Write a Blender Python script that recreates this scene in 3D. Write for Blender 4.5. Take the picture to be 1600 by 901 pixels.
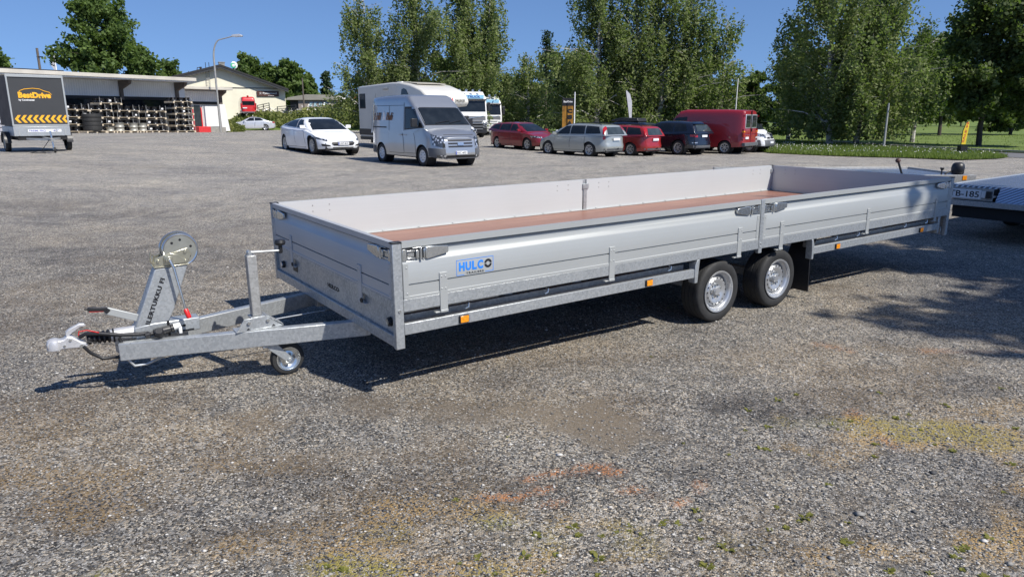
import bpy, math, random
import numpy as np
from mathutils import Vector, Matrix
random.seed(7); np.random.seed(7)
for o in list(bpy.data.objects): bpy.data.objects.remove(o)
S = bpy.context.scene; C = S.collection
R = math.radians
# ------------------------------------------------------------------ camera
FPX, PITCH, CAMH = 1103.86, .2407, 1.689          # focal length in photo pixels (1600 wide), pitch, eye height
cd = bpy.data.cameras.new('camera'); cam = bpy.data.objects.new('camera', cd); C.objects.link(cam)
cd.sensor_width = 36; cd.lens = 36*FPX/1600; cd.clip_start = .05; cd.clip_end = 3000
cam.location = (0, 0, CAMH); cam.rotation_euler = (math.pi/2-PITCH, R(-.06), 0); S.camera = cam
S.render.engine = 'CYCLES'; S.render.resolution_x = 1024; S.render.resolution_y = 576
# ------------------------------------------------------------------ light
SUN_EL, SUN_AZ = 49.3, -37.0                       # elevation, angle from +X
sd = bpy.data.lights.new('sun', 'SUN'); sd.energy = 5.0; sd.angle = R(.53); sd.color = (1, .955, .88)
sun = bpy.data.objects.new('sun', sd); C.objects.link(sun)
sdir = Vector((math.cos(R(SUN_EL))*math.cos(R(SUN_AZ)), math.cos(R(SUN_EL))*math.sin(R(SUN_AZ)), math.sin(R(SUN_EL))))
sun.rotation_euler = sdir.to_track_quat('Z', 'Y').to_euler(); sun.location = (20, -15, 30)
W = bpy.data.worlds.new('World'); S.world = W; W.use_nodes = True
wn = W.node_tree; wn.nodes.clear()
sky = wn.nodes.new('ShaderNodeTexSky'); sky.sky_type = 'NISHITA'; sky.sun_disc = False
sky.sun_elevation = R(SUN_EL); sky.sun_rotation = R(90-SUN_AZ); sky.air_density = 1.0; sky.dust_density = .25; sky.ozone_density = 2.6; sky.altitude = 100
tint = wn.nodes.new('ShaderNodeMix'); tint.data_type = 'RGBA'; tint.blend_type = 'MULTIPLY'; tint.inputs[0].default_value = 1; tint.inputs[7].default_value = (.84, 1.0, 1.26, 1)
bg = wn.nodes.new('ShaderNodeBackground'); bg.inputs[1].default_value = .084
tc = wn.nodes.new('ShaderNodeTexCoord'); sx = wn.nodes.new('ShaderNodeSeparateXYZ'); cx = wn.nodes.new('ShaderNodeCombineXYZ'); mz = wn.nodes.new('ShaderNodeMath'); mz.operation = 'MULTIPLY_ADD'; mz.inputs[1].default_value = .86; mz.inputs[2].default_value = .14
wn.links.new(tc.outputs['Generated'], sx.inputs[0]); wn.links.new(sx.outputs[0], cx.inputs[0]); wn.links.new(sx.outputs[1], cx.inputs[1]); wn.links.new(sx.outputs[2], mz.inputs[0]); wn.links.new(mz.outputs[0], cx.inputs[2]); wn.links.new(cx.outputs[0], sky.inputs[0])
wo = wn.nodes.new('ShaderNodeOutputWorld'); wn.links.new(sky.outputs[0], tint.inputs[6]); wn.links.new(tint.outputs[2], bg.inputs[0]); wn.links.new(bg.outputs[0], wo.inputs[0])
S.view_settings.view_transform = 'Standard'; S.view_settings.look = 'None'; S.view_settings.exposure = 0.30; S.view_settings.gamma = 1
# ------------------------------------------------------------------ ground shape and placing helpers
def sm(t): t = np.clip(t, 0, 1); return t*t*(3-2*t)
def gz(x, y):
    x = np.asarray(x, float); y = np.asarray(y, float)
    a = .45*sm((-x-5)/11)*(1-sm((y-45)/32)); b = -.22*sm((x+3)/10)*sm((y-24)/12)
    return a+b
def ray(px, py):
    u = (px-800)/FPX; v = (450.5-py)/FPX; a = .0011; u, v = u*math.cos(a)+v*math.sin(a), -u*math.sin(a)+v*math.cos(a)
    c, s = math.cos(PITCH), math.sin(PITCH)
    return np.array([u, c+v*s, -s+v*c])
def at(px, py, Y):
    r = ray(px, py); return Vector((0, 0, CAMH)) + Vector(r*Y/r[1])
def gpx(px, py):
    r = ray(px, py); z = 0.
    for _ in range(25):
        t = (z-CAMH)/r[2]; z = .5*z+.5*float(gz(r[0]*t, r[1]*t))
    return Vector((r[0]*t, r[1]*t, z))
def foot(px, Y):
    r = ray(px, 200); x = r[0]*Y/r[1]; return Vector((x, Y, float(gz(x, Y))))
# ------------------------------------------------------------------ materials
def newmat(name):
    m = bpy.data.materials.new(name); m.use_nodes = True
    return m, m.node_tree.nodes, m.node_tree.links, m.node_tree.nodes['Principled BSDF']
def N(ns, t, **k):
    n = ns.new(t)
    for a, b in k.items(): setattr(n, a, b)
    return n
def coords(ns, ls, scale=(1, 1, 1), kind='Object'):
    t = ns.new('ShaderNodeTexCoord'); m = ns.new('ShaderNodeMapping'); m.inputs['Scale'].default_value = scale
    ls.new(t.outputs[kind], m.inputs[0]); return m.outputs[0]
def noise(ns, ls, co, scale, detail=3, rough=.55):
    n = ns.new('ShaderNodeTexNoise'); n.inputs['Scale'].default_value = scale; n.inputs['Detail'].default_value = detail; n.inputs['Roughness'].default_value = rough
    ls.new(co, n.inputs['Vector']); return n.outputs[0]
def ramp(ns, ls, fac, stops):
    r = ns.new('ShaderNodeValToRGB'); e = r.color_ramp.elements
    while len(e) < len(stops): e.new(.5)
    for i, (p, c) in enumerate(stops): e[i].position = p; e[i].color = (*c, 1) if len(c) == 3 else c
    ls.new(fac, r.inputs[0]); return r.outputs[0]
def mixc(ns, ls, f, a, b, mode='MIX'):
    m = ns.new('ShaderNodeMix'); m.data_type = 'RGBA'; m.blend_type = mode
    for i, v in ((0, f), (6, a), (7, b)):
        if isinstance(v, (int, float)): m.inputs[i].default_value = v
        elif isinstance(v, tuple): m.inputs[i].default_value = (*v[:3], 1)
        else: ls.new(v, m.inputs[i])
    return m.outputs[2]
def math_(ns, ls, op, a, b=0., clamp=False):
    m = ns.new('ShaderNodeMath'); m.operation = op; m.use_clamp = clamp
    for i, v in ((0, a), (1, b)):
        if isinstance(v, (int, float)): m.inputs[i].default_value = v
        else: ls.new(v, m.inputs[i])
    return m.outputs[0]
def bump(ns, ls, h, st, dist, bs):
    b = ns.new('ShaderNodeBump'); b.inputs['Strength'].default_value = st; b.inputs['Distance'].default_value = dist
    ls.new(h, b.inputs['Height']); ls.new(b.outputs[0], bs.inputs['Normal'])
def mat(name, col, rough=.5, metal=0., var=.12, vs=6., bm=0., bs=40., coat=0., stretch=(1, 1, 1), spec=.5):
    m, ns, ls, b = newmat(name); co = coords(ns, ls, stretch)
    f = noise(ns, ls, co, vs)
    lo = tuple(c*(1-var) for c in col); hi = tuple(min(1, c*(1+var)) for c in col)
    ls.new(ramp(ns, ls, f, [(.3, lo), (.7, hi)]), b.inputs['Base Color'])
    b.inputs['Roughness'].default_value = rough; b.inputs['Metallic'].default_value = metal
    b.inputs['Coat Weight'].default_value = coat; b.inputs['Coat Roughness'].default_value = .04; b.inputs['Specular IOR Level'].default_value = spec
    if bm: bump(ns, ls, noise(ns, ls, co, bs, 4), bm, .01, b)
    return m
M = {}
def galv(name, base, sc=75, metal=.55, rough=.42):
    m, ns, ls, b = newmat(name); co = coords(ns, ls)
    v = N(ns, 'ShaderNodeTexVoronoi'); v.inputs['Scale'].default_value = sc; ls.new(co, v.inputs['Vector'])
    g = N(ns, 'ShaderNodeSeparateColor'); ls.new(v.outputs['Color'], g.inputs[0])
    n2 = noise(ns, ls, co, 3.5, 5)
    f = math_(ns, ls, 'ADD', math_(ns, ls, 'MULTIPLY', g.outputs[0], .5), math_(ns, ls, 'MULTIPLY', n2, .6))
    ls.new(ramp(ns, ls, f, [(.2, tuple(c*.76 for c in base)), (.8, tuple(min(1, c*1.16) for c in base))]), b.inputs['Base Color'])
    ls.new(ramp(ns, ls, f, [(.2, (rough+.12,)*3), (.8, (rough-.08,)*3)]), b.inputs['Roughness'])
    b.inputs['Metallic'].default_value = metal
    bump(ns, ls, n2, .08, .004, b); return m
M['galv'] = galv('galvanised_steel', (.42, .44, .45)); M['galv_dull'] = galv('dull_galvanised_steel', (.36, .36, .35), 60, .4, .5)
def alu(name, base, metal=.32, rough=.46, st=(.6, 40, 90)):
    m, ns, ls, b = newmat(name); co = coords(ns, ls, st); f = noise(ns, ls, co, 2.2, 4)
    co2 = coords(ns, ls); g = noise(ns, ls, co2, 1.1, 3)
    ff = math_(ns, ls, 'ADD', math_(ns, ls, 'MULTIPLY', f, .45), math_(ns, ls, 'MULTIPLY', g, .55))
    ls.new(ramp(ns, ls, ff, [(.3, tuple(c*.93 for c in base)), (.7, tuple(c*1.05 for c in base))]), b.inputs['Base Color'])
    b.inputs['Metallic'].default_value = metal; ls.new(ramp(ns, ls, ff, [(.3, (rough+.07,)*3), (.7, (rough-.05,)*3)]), b.inputs['Roughness'])
    b.inputs['Anisotropic'].default_value = .4
    bump(ns, ls, f, .03, .002, b); return m
M['alu'] = alu('anodised_aluminium', (.42, .435, .43)); M['alu_y'] = alu('anodised_aluminium_across', (.49, .50, .51), st=(40, .6, 90))
M['alu_in'] = alu('mill_aluminium', (.52, .54, .545), .15, .5)
M['drum'] = mat('dull_zinc_drum', (.34, .34, .30), .42, .6, .1, 20)
M['zinc'] = mat('bright_zinc', (.62, .64, .64), .24, .9, .1, 30); M['cast'] = mat('cast_silver', (.56, .56, .57), .45, .5, .1, 20, .15, 120)
M['yzinc'] = mat('yellow_zinc', (.55, .53, .42), .3, .85, .1, 20)
M['black'] = mat('black_plastic', (.016, .016, .018), .42, 0, .2, 20, .1, 200); M['rubber'] = mat('tyre_rubber', (.022, .022, .022), .72, 0, .25, 14, .3, 90)
M['dark'] = mat('dark_underbody', (.012, .012, .013), .8); M['red'] = mat('red_plastic', (.62, .02, .02), .35)
M['orange'] = mat('amber_lens', (.9, .28, .01), .18, 0, .3, 60, coat=.6); M['rim'] = mat('wheel_silver', (.5, .51, .52), .33, .65, .08, 10)
M['white'] = mat('white_paint', (.70, .70, .69), .4, 0, .04, 3); M['ink'] = mat('black_print', (.01, .01, .012), .5); M['blue'] = mat('blue_print', (.02, .22, .75), .45)
M['navy'] = mat('navy_print', (.03, .05, .3), .5); M['yellow'] = mat('yellow_print', (.85, .42, .02), .5); M['amber'] = mat('amber_panel', (.30, .14, .012), .6, 0, .5, 3); M['whiteprint'] = mat('white_print', (.82, .82, .82), .5)
M['plate'] = mat('number_plate', (.74, .75, .76), .35, 0, .04); M['tail'] = mat('red_lens', (.35, .008, .008), .15, 0, .3, 20, coat=.8)
def lens(name, a, bb):
    m, ns, ls, b = newmat(name); co = coords(ns, ls)
    v = N(ns, 'ShaderNodeTexVoronoi'); v.inputs['Scale'].default_value = 11; ls.new(co, v.inputs['Vector'])
    ls.new(ramp(ns, ls, v.outputs['Distance'], [(.3, a), (.5, bb)]), b.inputs['Base Color'])
    b.inputs['Roughness'].default_value = .08; b.inputs['Metallic'].default_value = .5; b.inputs['Coat Weight'].default_value = 1; return m
M['lamp'] = lens('headlight_lens', (.62, .64, .68), (.07, .075, .08))
def glassm(name, col, r=.05):
    m, ns, ls, b = newmat(name); co = coords(ns, ls); f = noise(ns, ls, co, 2.3, 3)
    ls.new(ramp(ns, ls, f, [(.42, col), (.7, tuple(c*1.5+.003 for c in col))]), b.inputs['Base Color'])
    b.inputs['Roughness'].default_value = r; b.inputs['Coat Weight'].default_value = 0; b.inputs['Specular IOR Level'].default_value = .42; return m
M['glass'] = glassm('tinted_glass', (.010, .013, .016)); M['glass_l'] = glassm('pale_glass', (.03, .04, .045))
def paint(name, col, metal=0., rough=.32):
    return mat(name, col, rough, metal, .03, 2, coat=1.)
M['p_white'] = paint('white_car_paint', (.80, .81, .82)); M['p_silver'] = paint('silver_van_paint', (.42, .43, .44), .7, .30)
M['p_grey'] = paint('silver_green_paint', (.40, .42, .40), .5, .34); M['p_ruby'] = paint('ruby_paint', (.22, .008, .016), .15)
M['p_red'] = paint('red_paint', (.30, .014, .012), .1); M['p_vred'] = paint('van_red_paint', (.27, .010, .018), 0, .4); M['p_dark'] = paint('midnight_paint', (.008, .010, .018), .1, .25)
M['p_lsilver'] = paint('light_silver_paint', (.60, .62, .66), .4); M['bumper'] = mat('grey_bumper_plastic', (.10, .105, .115), .55)
M['p_fire'] = paint('bright_red_paint', (.55, .02, .02)); M['cream'] = mat('cream_gelcoat', (.62, .60, .54), .35, 0, .04, 1.5, coat=.4)
def ply(name):
    m, ns, ls, b = newmat(name); co = coords(ns, ls, (1, 6, 1)); f = noise(ns, ls, co, 1.6, 7, .62)
    co2 = coords(ns, ls); g = noise(ns, ls, co2, 260, 2)
    ls.new(mixc(ns, ls, .25, ramp(ns, ls, f, [(.3, (.20, .085, .055)), (.55, (.27, .125, .085)), (.75, (.33, .17, .12))]), ramp(ns, ls, g, [(.35, (.1, .04, .03)), (.65, (.42, .24, .18))])), b.inputs['Base Color'])
    b.inputs['Roughness'].default_value = .42; bump(ns, ls, g, .12, .002, b); return m
M['ply'] = ply('brown_film_plywood')
def corr(name, base, axis=0, pitch=.18, depth=.5):
    m, ns, ls, b = newmat(name); co = coords(ns, ls)
    w = N(ns, 'ShaderNodeTexWave'); w.wave_type = 'BANDS'; w.bands_direction = 'XYZ'[axis]; w.inputs['Scale'].default_value = 1/pitch/3.1416*math.pi/ (2*math.pi)*2; ls.new(co, w.inputs['Vector'])
    f = noise(ns, ls, co, .8, 4)
    c = ramp(ns, ls, f, [(.3, tuple(x*.9 for x in base)), (.7, tuple(x*1.05 for x in base))])
    ls.new(mixc(ns, ls, ramp(ns, ls, w.outputs[0], [(0, (.35,)*3), (.25, (0, 0, 0))]), c, tuple(x*.6 for x in base)), b.inputs['Base Color'])
    b.inputs['Roughness'].default_value = .5; bump(ns, ls, w.outputs[0], depth, .03, b); return m
M['corr'] = corr('corrugated_white_sheet', (.80, .80, .78)); M['render'] = mat('cream_wall', (.76, .72, .57), .8, 0, .06, .7); M['roofdark'] = mat('dark_roof_felt', (.03, .03, .032), .9)
M['concrete'] = mat('concrete', (.26, .25, .23), .9, 0, .15, 3, .3, 30); M['fascia'] = mat('beige_fascia', (.50, .47, .41), .7, 0, .12, 1); M['wood'] = mat('pallet_wood', (.50, .42, .31), .85, 0, .3, 5)
M['tarnish'] = mat('weathered_timber', (.12, .10, .085), .9, 0, .2, 3); M['redbrick'] = None; M['pole'] = mat('grey_lamp_post', (.33, .33, .32), .55, .3)
M['satin'] = mat('satin_black_rim', (.012, .012, .014), .25, .1); M['oldrim'] = mat('old_steel_rim', (.34, .33, .29), .5, .4); M['redpaint'] = mat('red_trim', (.55, .03, .035), .6)
M['green'] = mat('green_disc', (.02, .35, .16), .5); M['brown'] = mat('brown_sign', (.075, .03, .022), .5); M['greywall'] = mat('dark_grey_board', (.035, .037, .040), .55, 0, .1, 2)
M['rooftile'] = mat('red_roof', (.40, .09, .04), .8, 0, .2, 4); M['paleroof'] = mat('pale_roof', (.34, .32, .27), .85, 0, .1, 2); M['flagwhite'] = mat('pale_flag', (.55, .54, .56), .8); M['flagyellow'] = mat('yellow_flag', (.75, .55, .03), .8)
def brickm():
    m, ns, ls, b = newmat('red_brick_wall'); co = coords(ns, ls)
    t = N(ns, 'ShaderNodeTexBrick'); t.inputs['Scale'].default_value = 3.2; t.inputs['Color1'].default_value = (.33, .12, .07, 1); t.inputs['Color2'].default_value = (.26, .09, .055, 1); t.inputs['Mortar'].default_value = (.35, .3, .26, 1)
    ls.new(co, t.inputs['Vector']); ls.new(t.outputs[0], b.inputs['Base Color']); b.inputs['Roughness'].default_value = .9; return m
M['redbrick'] = brickm()
def checker():
    m, ns, ls, b = newmat('chequer_plate_aluminium'); co = coords(ns, ls)
    w = N(ns, 'ShaderNodeTexWave'); w.wave_type = 'BANDS'; w.bands_direction = 'DIAGONAL'; w.inputs['Scale'].default_value = 9; w.inputs['Distortion'].default_value = .5; ls.new(co, w.inputs['Vector'])
    ls.new(ramp(ns, ls, w.outputs[0], [(.4, (.28, .32, .40)), (.8, (.74, .77, .82))]), b.inputs['Base Color'])
    b.inputs['Metallic'].default_value = .85; b.inputs['Roughness'].default_value = .25; bump(ns, ls, w.outputs[0], .8, .004, b); return m
M['chequer'] = checker()
def leafm(name, dark, light, tr=.3):
    m, ns, ls, b = newmat(name); co = coords(ns, ls)
    at_ = N(ns, 'ShaderNodeAttribute', attribute_name='tone'); f = noise(ns, ls, co, .55, 3)
    ff = math_(ns, ls, 'ADD', math_(ns, ls, 'MULTIPLY', at_.outputs['Fac'], .58), math_(ns, ls, 'MULTIPLY', f, .52), True)
    c = ramp(ns, ls, ff, [(.2, dark), (.85, light)]); ls.new(c, b.inputs['Base Color']); b.inputs['Roughness'].default_value = .6; b.inputs['Specular IOR Level'].default_value = .25
    tb = N(ns, 'ShaderNodeBsdfTranslucent'); ls.new(mixc(ns, ls, .5, c, (.25, .42, .04)), tb.inputs[0])
    mx = N(ns, 'ShaderNodeMixShader'); mx.inputs[0].default_value = tr; ls.new(b.outputs[0], mx.inputs[1]); ls.new(tb.outputs[0], mx.inputs[2])
    ls.new(mx.outputs[0], ns['Material Output'].inputs[0]); return m
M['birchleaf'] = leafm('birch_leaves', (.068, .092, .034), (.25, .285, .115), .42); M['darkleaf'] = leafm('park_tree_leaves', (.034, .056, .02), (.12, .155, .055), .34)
M['limeleaf'] = leafm('lime_tree_leaves', (.035, .065, .018), (.13, .19, .05)); M['spruce'] = leafm('spruce_needles', (.012, .028, .014), (.04, .07, .032), .1)
M['grassblade'] = leafm('grass_blades', (.07, .11, .02), (.22, .27, .07), .35); M['weed'] = leafm('weed_leaves', (.10, .11, .02), (.25, .24, .06), .3)
M['dryleaf'] = leafm('rough_weeds', (.06, .09, .02), (.26, .27, .09), .3); M['flower'] = mat('clover_flower', (.75, .72, .68), .8); M['bark'] = mat('grey_bark', (.07, .055, .045), .9, 0, .3, 4, .6, 12)
def birchbark():
    m, ns, ls, b = newmat('birch_bark'); co = coords(ns, ls, (1, 1, 4)); f = noise(ns, ls, co, 1.6, 6, .7)
    ls.new(ramp(ns, ls, f, [(.42, (.03, .027, .025)), (.5, (.5, .47, .43)), (.8, (.62, .6, .56))]), b.inputs['Base Color']); b.inputs['Roughness'].default_value = .8; return m
M['birchbark'] = birchbark()
def grassground():
    m, ns, ls, b = newmat('mown_grass'); co = coords(ns, ls); f = noise(ns, ls, co, .35, 6, .6); g = noise(ns, ls, co, 9, 4, .7)
    ff = math_(ns, ls, 'ADD', math_(ns, ls, 'MULTIPLY', f, .6), math_(ns, ls, 'MULTIPLY', g, .4))
    ls.new(ramp(ns, ls, ff, [(.3, (.065, .10, .018)), (.55, (.13, .185, .03)), (.75, (.21, .25, .06))]), b.inputs['Base Color']); b.inputs['Roughness'].default_value = .9
    bump(ns, ls, g, 1., .08, b); return m
M['grass'] = grassground()
M['asphalt'] = mat('grey_asphalt', (.13, .13, .135), .85, 0, .15, 1.5, .4, 120); M['kerb'] = mat('granite_kerb', (.36, .34, .31), .8, 0, .15, 8); M['footpath'] = mat('pale_path', (.30, .28, .25), .85, 0, .12, 2)
def gravel():
    m, ns, ls, b = newmat('compacted_gravel'); co = coords(ns, ls)
    def vor(sc, dim='F1'):
        v = N(ns, 'ShaderNodeTexVoronoi'); v.feature = dim; v.inputs['Scale'].default_value = sc; ls.new(co, v.inputs['Vector']); return v
    v1 = vor(125); v2 = vor(38); big = noise(ns, ls, co, .5, 6, .62); mid = noise(ns, ls, co, 4.5, 5, .7)
    s1 = N(ns, 'ShaderNodeSeparateColor'); ls.new(v1.outputs['Color'], s1.inputs[0]); s2 = N(ns, 'ShaderNodeSeparateColor'); ls.new(v2.outputs['Color'], s2.inputs[0])
    c = ramp(ns, ls, s1.outputs[0], [(0, (.02, .02, .021)), (.3, (.075, .073, .07)), (.58, (.20, .19, .175)), (.82, (.34, .32, .285)), (1, (.56, .53, .48))])
    c2 = ramp(ns, ls, s2.outputs[1], [(0, (.07, .07, .07)), (.6, (.24, .225, .20)), (1, (.42, .40, .37))])
    isbig = ramp(ns, ls, math_(ns, ls, 'MULTIPLY', s2.outputs[0], 1.), [(.80, (0, 0, 0)), (.84, (1, 1, 1))])
    c = mixc(ns, ls, math_(ns, ls, 'MULTIPLY', isbig, .75), c, c2)
    warm = ramp(ns, ls, s1.outputs[1], [(.45, (.85, .9, 1.0)), (.75, (1.12, .98, .80))]); c = mixc(ns, ls, .6, c, warm, 'MULTIPLY')
    c = mixc(ns, ls, 1., c, ramp(ns, ls, big, [(.3, (.74, .75, .78)), (.5, (.98, .97, .95)), (.72, (1.2, 1.16, 1.08))]), 'MULTIPLY')
    c = mixc(ns, ls, 1., c, ramp(ns, ls, mid, [(.3, (.72, .73, .75)), (.55, (1, 1, 1)), (.75, (1.2, 1.17, 1.1))]), 'MULTIPLY')
    def att(nm): return N(ns, 'ShaderNodeAttribute', attribute_name=nm).outputs['Fac']
    speck = ramp(ns, ls, s1.outputs[2], [(.38, (.0,)*3), (.62, (1,)*3)])
    for nm, colr, k, mode in (('dirt', (.42, .42, .45), 1., 'MULTIPLY'), ('ochre', (.45, .29, .10), .68, 'MIX'), ('rust', (.42, .18, .07), 1., 'MIX'), ('moss', (.22, .23, .04), .7, 'MIX'), ('mud', (.17, .14, .105), .75, 'MIX')):
        a = att(nm)
        if mode == 'MULTIPLY': f = math_(ns, ls, 'MULTIPLY', a, k, True)
        elif nm == 'mud': f = math_(ns, ls, 'MULTIPLY', a, k, True)
        else: f = math_(ns, ls, 'MULTIPLY', math_(ns, ls, 'MULTIPLY', a, k), speck, True)
        c = mixc(ns, ls, f, c, colr, mode)
    c = mixc(ns, ls, 1., c, (1.03, 1.015, .985), 'MULTIPLY')
    c = mixc(ns, ls, att('pale'), c, mixc(ns, ls, 1., c, (1.5, 1.53, 1.57), 'MULTIPLY'))  # brightens far gravel in its colour, standing in for light at grazing angles
    ls.new(c, b.inputs['Base Color']); b.inputs['Roughness'].default_value = .78; b.inputs['Specular IOR Level'].default_value = .3
    h = math_(ns, ls, 'SUBTRACT', math_(ns, ls, 'MULTIPLY', mid, .9), math_(ns, ls, 'MULTIPLY', v1.outputs['Distance'], .75))
    h = math_(ns, ls, 'SUBTRACT', h, math_(ns, ls, 'MULTIPLY', math_(ns, ls, 'MULTIPLY', v2.outputs['Distance'], isbig), .6))
    bump(ns, ls, h, .7, .010, b)
    return m
M['gravel'] = gravel()
# ------------------------------------------------------------------ mesh helpers
class MB:
    def __init__(s): s.v = []; s.f = []; s.m = []; s.s = []; s.cur = 0
    def add(s, vs, fs, smooth=False):
        o = len(s.v); s.v += [tuple(v) for v in vs]; s.f += [tuple(i+o for i in f) for f in fs]; s.m += [s.cur]*len(fs); s.s += [smooth]*len(fs)
    def box(s, x0, y0, z0, x1, y1, z1, T=None):
        if x0 > x1: x0, x1 = x1, x0
        if y0 > y1: y0, y1 = y1, y0
        if z0 > z1: z0, z1 = z1, z0
        vs = [(x0, y0, z0), (x1, y0, z0), (x1, y1, z0), (x0, y1, z0), (x0, y0, z1), (x1, y0, z1), (x1, y1, z1), (x0, y1, z1)]
        if T: vs = [T @ Vector(v) for v in vs]
        s.add(vs, [(3, 2, 1, 0), (4, 5, 6, 7), (0, 1, 5, 4), (1, 2, 6, 5), (2, 3, 7, 6), (3, 0, 4, 7)])
    def cbox(s, c, d, T=None): s.box(c[0]-d[0]/2, c[1]-d[1]/2, c[2]-d[2]/2, c[0]+d[0]/2, c[1]+d[1]/2, c[2]+d[2]/2, T)
    def bar(s, p0, p1, w, h, up=(0, 0, 1)):
        p0 = Vector(p0); p1 = Vector(p1); d = (p1-p0).normalized(); u = Vector(up); r = d.cross(u).normalized(); u = r.cross(d).normalized()
        vs = [p + r*a*w/2 + u*b*h/2 for p in (p0, p1) for a, b in ((-1, -1), (1, -1), (1, 1), (-1, 1))]
        s.add(vs, [(0, 1, 2, 3), (7, 6, 5, 4), (0, 4, 5, 1), (1, 5, 6, 2), (2, 6, 7, 3), (3, 7, 4, 0)])
    def cyl(s, p0, p1, r0, r1=None, n=14, cap=True):
        r1 = r0 if r1 is None else r1; p0 = Vector(p0); p1 = Vector(p1); d = (p1-p0).normalized()
        a = d.orthogonal().normalized(); b = d.cross(a)
        vs = [p+(a*math.cos(2*math.pi*i/n)+b*math.sin(2*math.pi*i/n))*r for p, r in ((p0, r0), (p1, r1)) for i in range(n)]
        s.add(vs, [(i, (i+1) % n, n+(i+1) % n, n+i) for i in range(n)], True)
        if cap: s.add(vs, [tuple(range(n-1, -1, -1)), tuple(range(n, 2*n))])
    def tube(s, pts, r, n=8, r1=None):
        pts = [Vector(p) for p in pts]; k = len(pts); vs = []; up = None
        for i, p in enumerate(pts):
            d = (pts[min(i+1, k-1)]-pts[max(i-1, 0)]).normalized()
            if up is None: up = d.orthogonal().normalized()
            up = (up-d*up.dot(d)).normalized(); b = d.cross(up); rr = r if r1 is None else r+(r1-r)*i/(k-1)
            vs += [p+(up*math.cos(2*math.pi*j/n)+b*math.sin(2*math.pi*j/n))*rr for j in range(n)]
        fs = [(i*n+j, i*n+(j+1) % n, (i+1)*n+(j+1) % n, (i+1)*n+j) for i in range(k-1) for j in range(n)]
        s.add(vs, fs, True); s.add(vs, [tuple(range(n-1, -1, -1)), tuple(range((k-1)*n, k*n))])
    def prism(s, poly, axis, a, b, smooth=False, T=None):
        def mk(p, t):
            q = [0, 0, 0]; o = [i for i in range(3) if i != axis]; q[o[0]], q[o[1]] = p; q[axis] = t; return q
        n = len(poly); vs = [mk(p, a) for p in poly]+[mk(p, b) for p in poly]
        if T: vs = [T @ Vector(v) for v in vs]
        s.add(vs, [(i, (i+1) % n, n+(i+1) % n, n+i) for i in range(n)], smooth); s.add(vs, [tuple(range(n-1, -1, -1)), tuple(range(n, 2*n))])
    def lathe(s, prof, o, ax, n=32, smooth=True, a0=0, a1=2*math.pi):
        o = Vector(o); ax = Vector(ax).normalized(); a = ax.orthogonal().normalized(); b = ax.cross(a); k = len(prof); full = abs(a1-a0-2*math.pi) < 1e-6; nn = n if full else n+1
        vs = []
        for j in range(nn):
            t = a0+(a1-a0)*j/n; d = a*math.cos(t)+b*math.sin(t)
            vs += [o+ax*h+d*r for r, h in prof]
        fs = [(j*k+i, ((j+1) % nn)*k+i, ((j+1) % nn)*k+i+1, j*k+i+1) for j in range(n) for i in range(k-1)]
        s.add(vs, fs, smooth)
    def grid(s, P, smooth=True):
        a, b = len(P), len(P[0]); s.add([p for r in P for p in r], [(i*b+j, (i+1)*b+j, (i+1)*b+j+1, i*b+j+1) for i in range(a-1) for j in range(b-1)], smooth)
    def mesh(s, name, mats):
        me = bpy.data.meshes.new(name); me.from_pydata(s.v, [], s.f)
        for m in (mats if isinstance(mats, (list, tuple)) else [mats]): me.materials.append(M[m] if isinstance(m, str) else m)
        me.polygons.foreach_set('material_index', s.m); me.polygons.foreach_set('use_smooth', s.s)
        me.update(); return me
    def build(s, name, mats, parent=None, bevel=0, sharp=38, fixn=True):
        me = s.mesh(name, mats)
        if fixn:
            import bmesh
            bm = bmesh.new(); bm.from_mesh(me); bmesh.ops.remove_doubles(bm, verts=bm.verts, dist=1e-5); bmesh.ops.recalc_face_normals(bm, faces=bm.faces); bm.to_mesh(me); bm.free()
        if sharp: me.set_sharp_from_angle(angle=R(sharp))
        o = bpy.data.objects.new(name, me); C.objects.link(o)
        if parent: o.parent = parent
        if bevel:
            b = o.modifiers.new('bevel', 'BEVEL'); b.width = bevel; b.segments = 2; b.limit_method = 'ANGLE'; b.angle_limit = R(40)
        return o
def tag(o, label=None, cat=None, group=None, kind=None):
    for k, v in (('label', label), ('category', cat), ('group', group), ('kind', kind)):
        if v: o[k] = v
    return o
def empty(name, loc=(0, 0, 0), rz=0, label=None, cat=None, group=None, scale=1):
    o = bpy.data.objects.new(name, None); C.objects.link(o); o.location = loc; o.rotation_euler = (0, 0, rz); o.empty_display_size = .2
    if scale != 1: o.scale = (scale,)*3
    return tag(o, label, cat, group)
def kids(o): return [c for c in bpy.data.objects if c.parent == o]
def link_copy(o, parent=None, name=None):
    c = o.copy(); C.objects.link(c); c.parent = parent
    for ch in list(o.children): link_copy(ch, c)
    return c
def part(name, me, parent, loc=(0, 0, 0), rot=(0, 0, 0), scale=(1, 1, 1)):
    o = bpy.data.objects.new(name, me); C.objects.link(o); o.parent = parent; o.location = loc; o.rotation_euler = rot; o.scale = scale; return o
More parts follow.
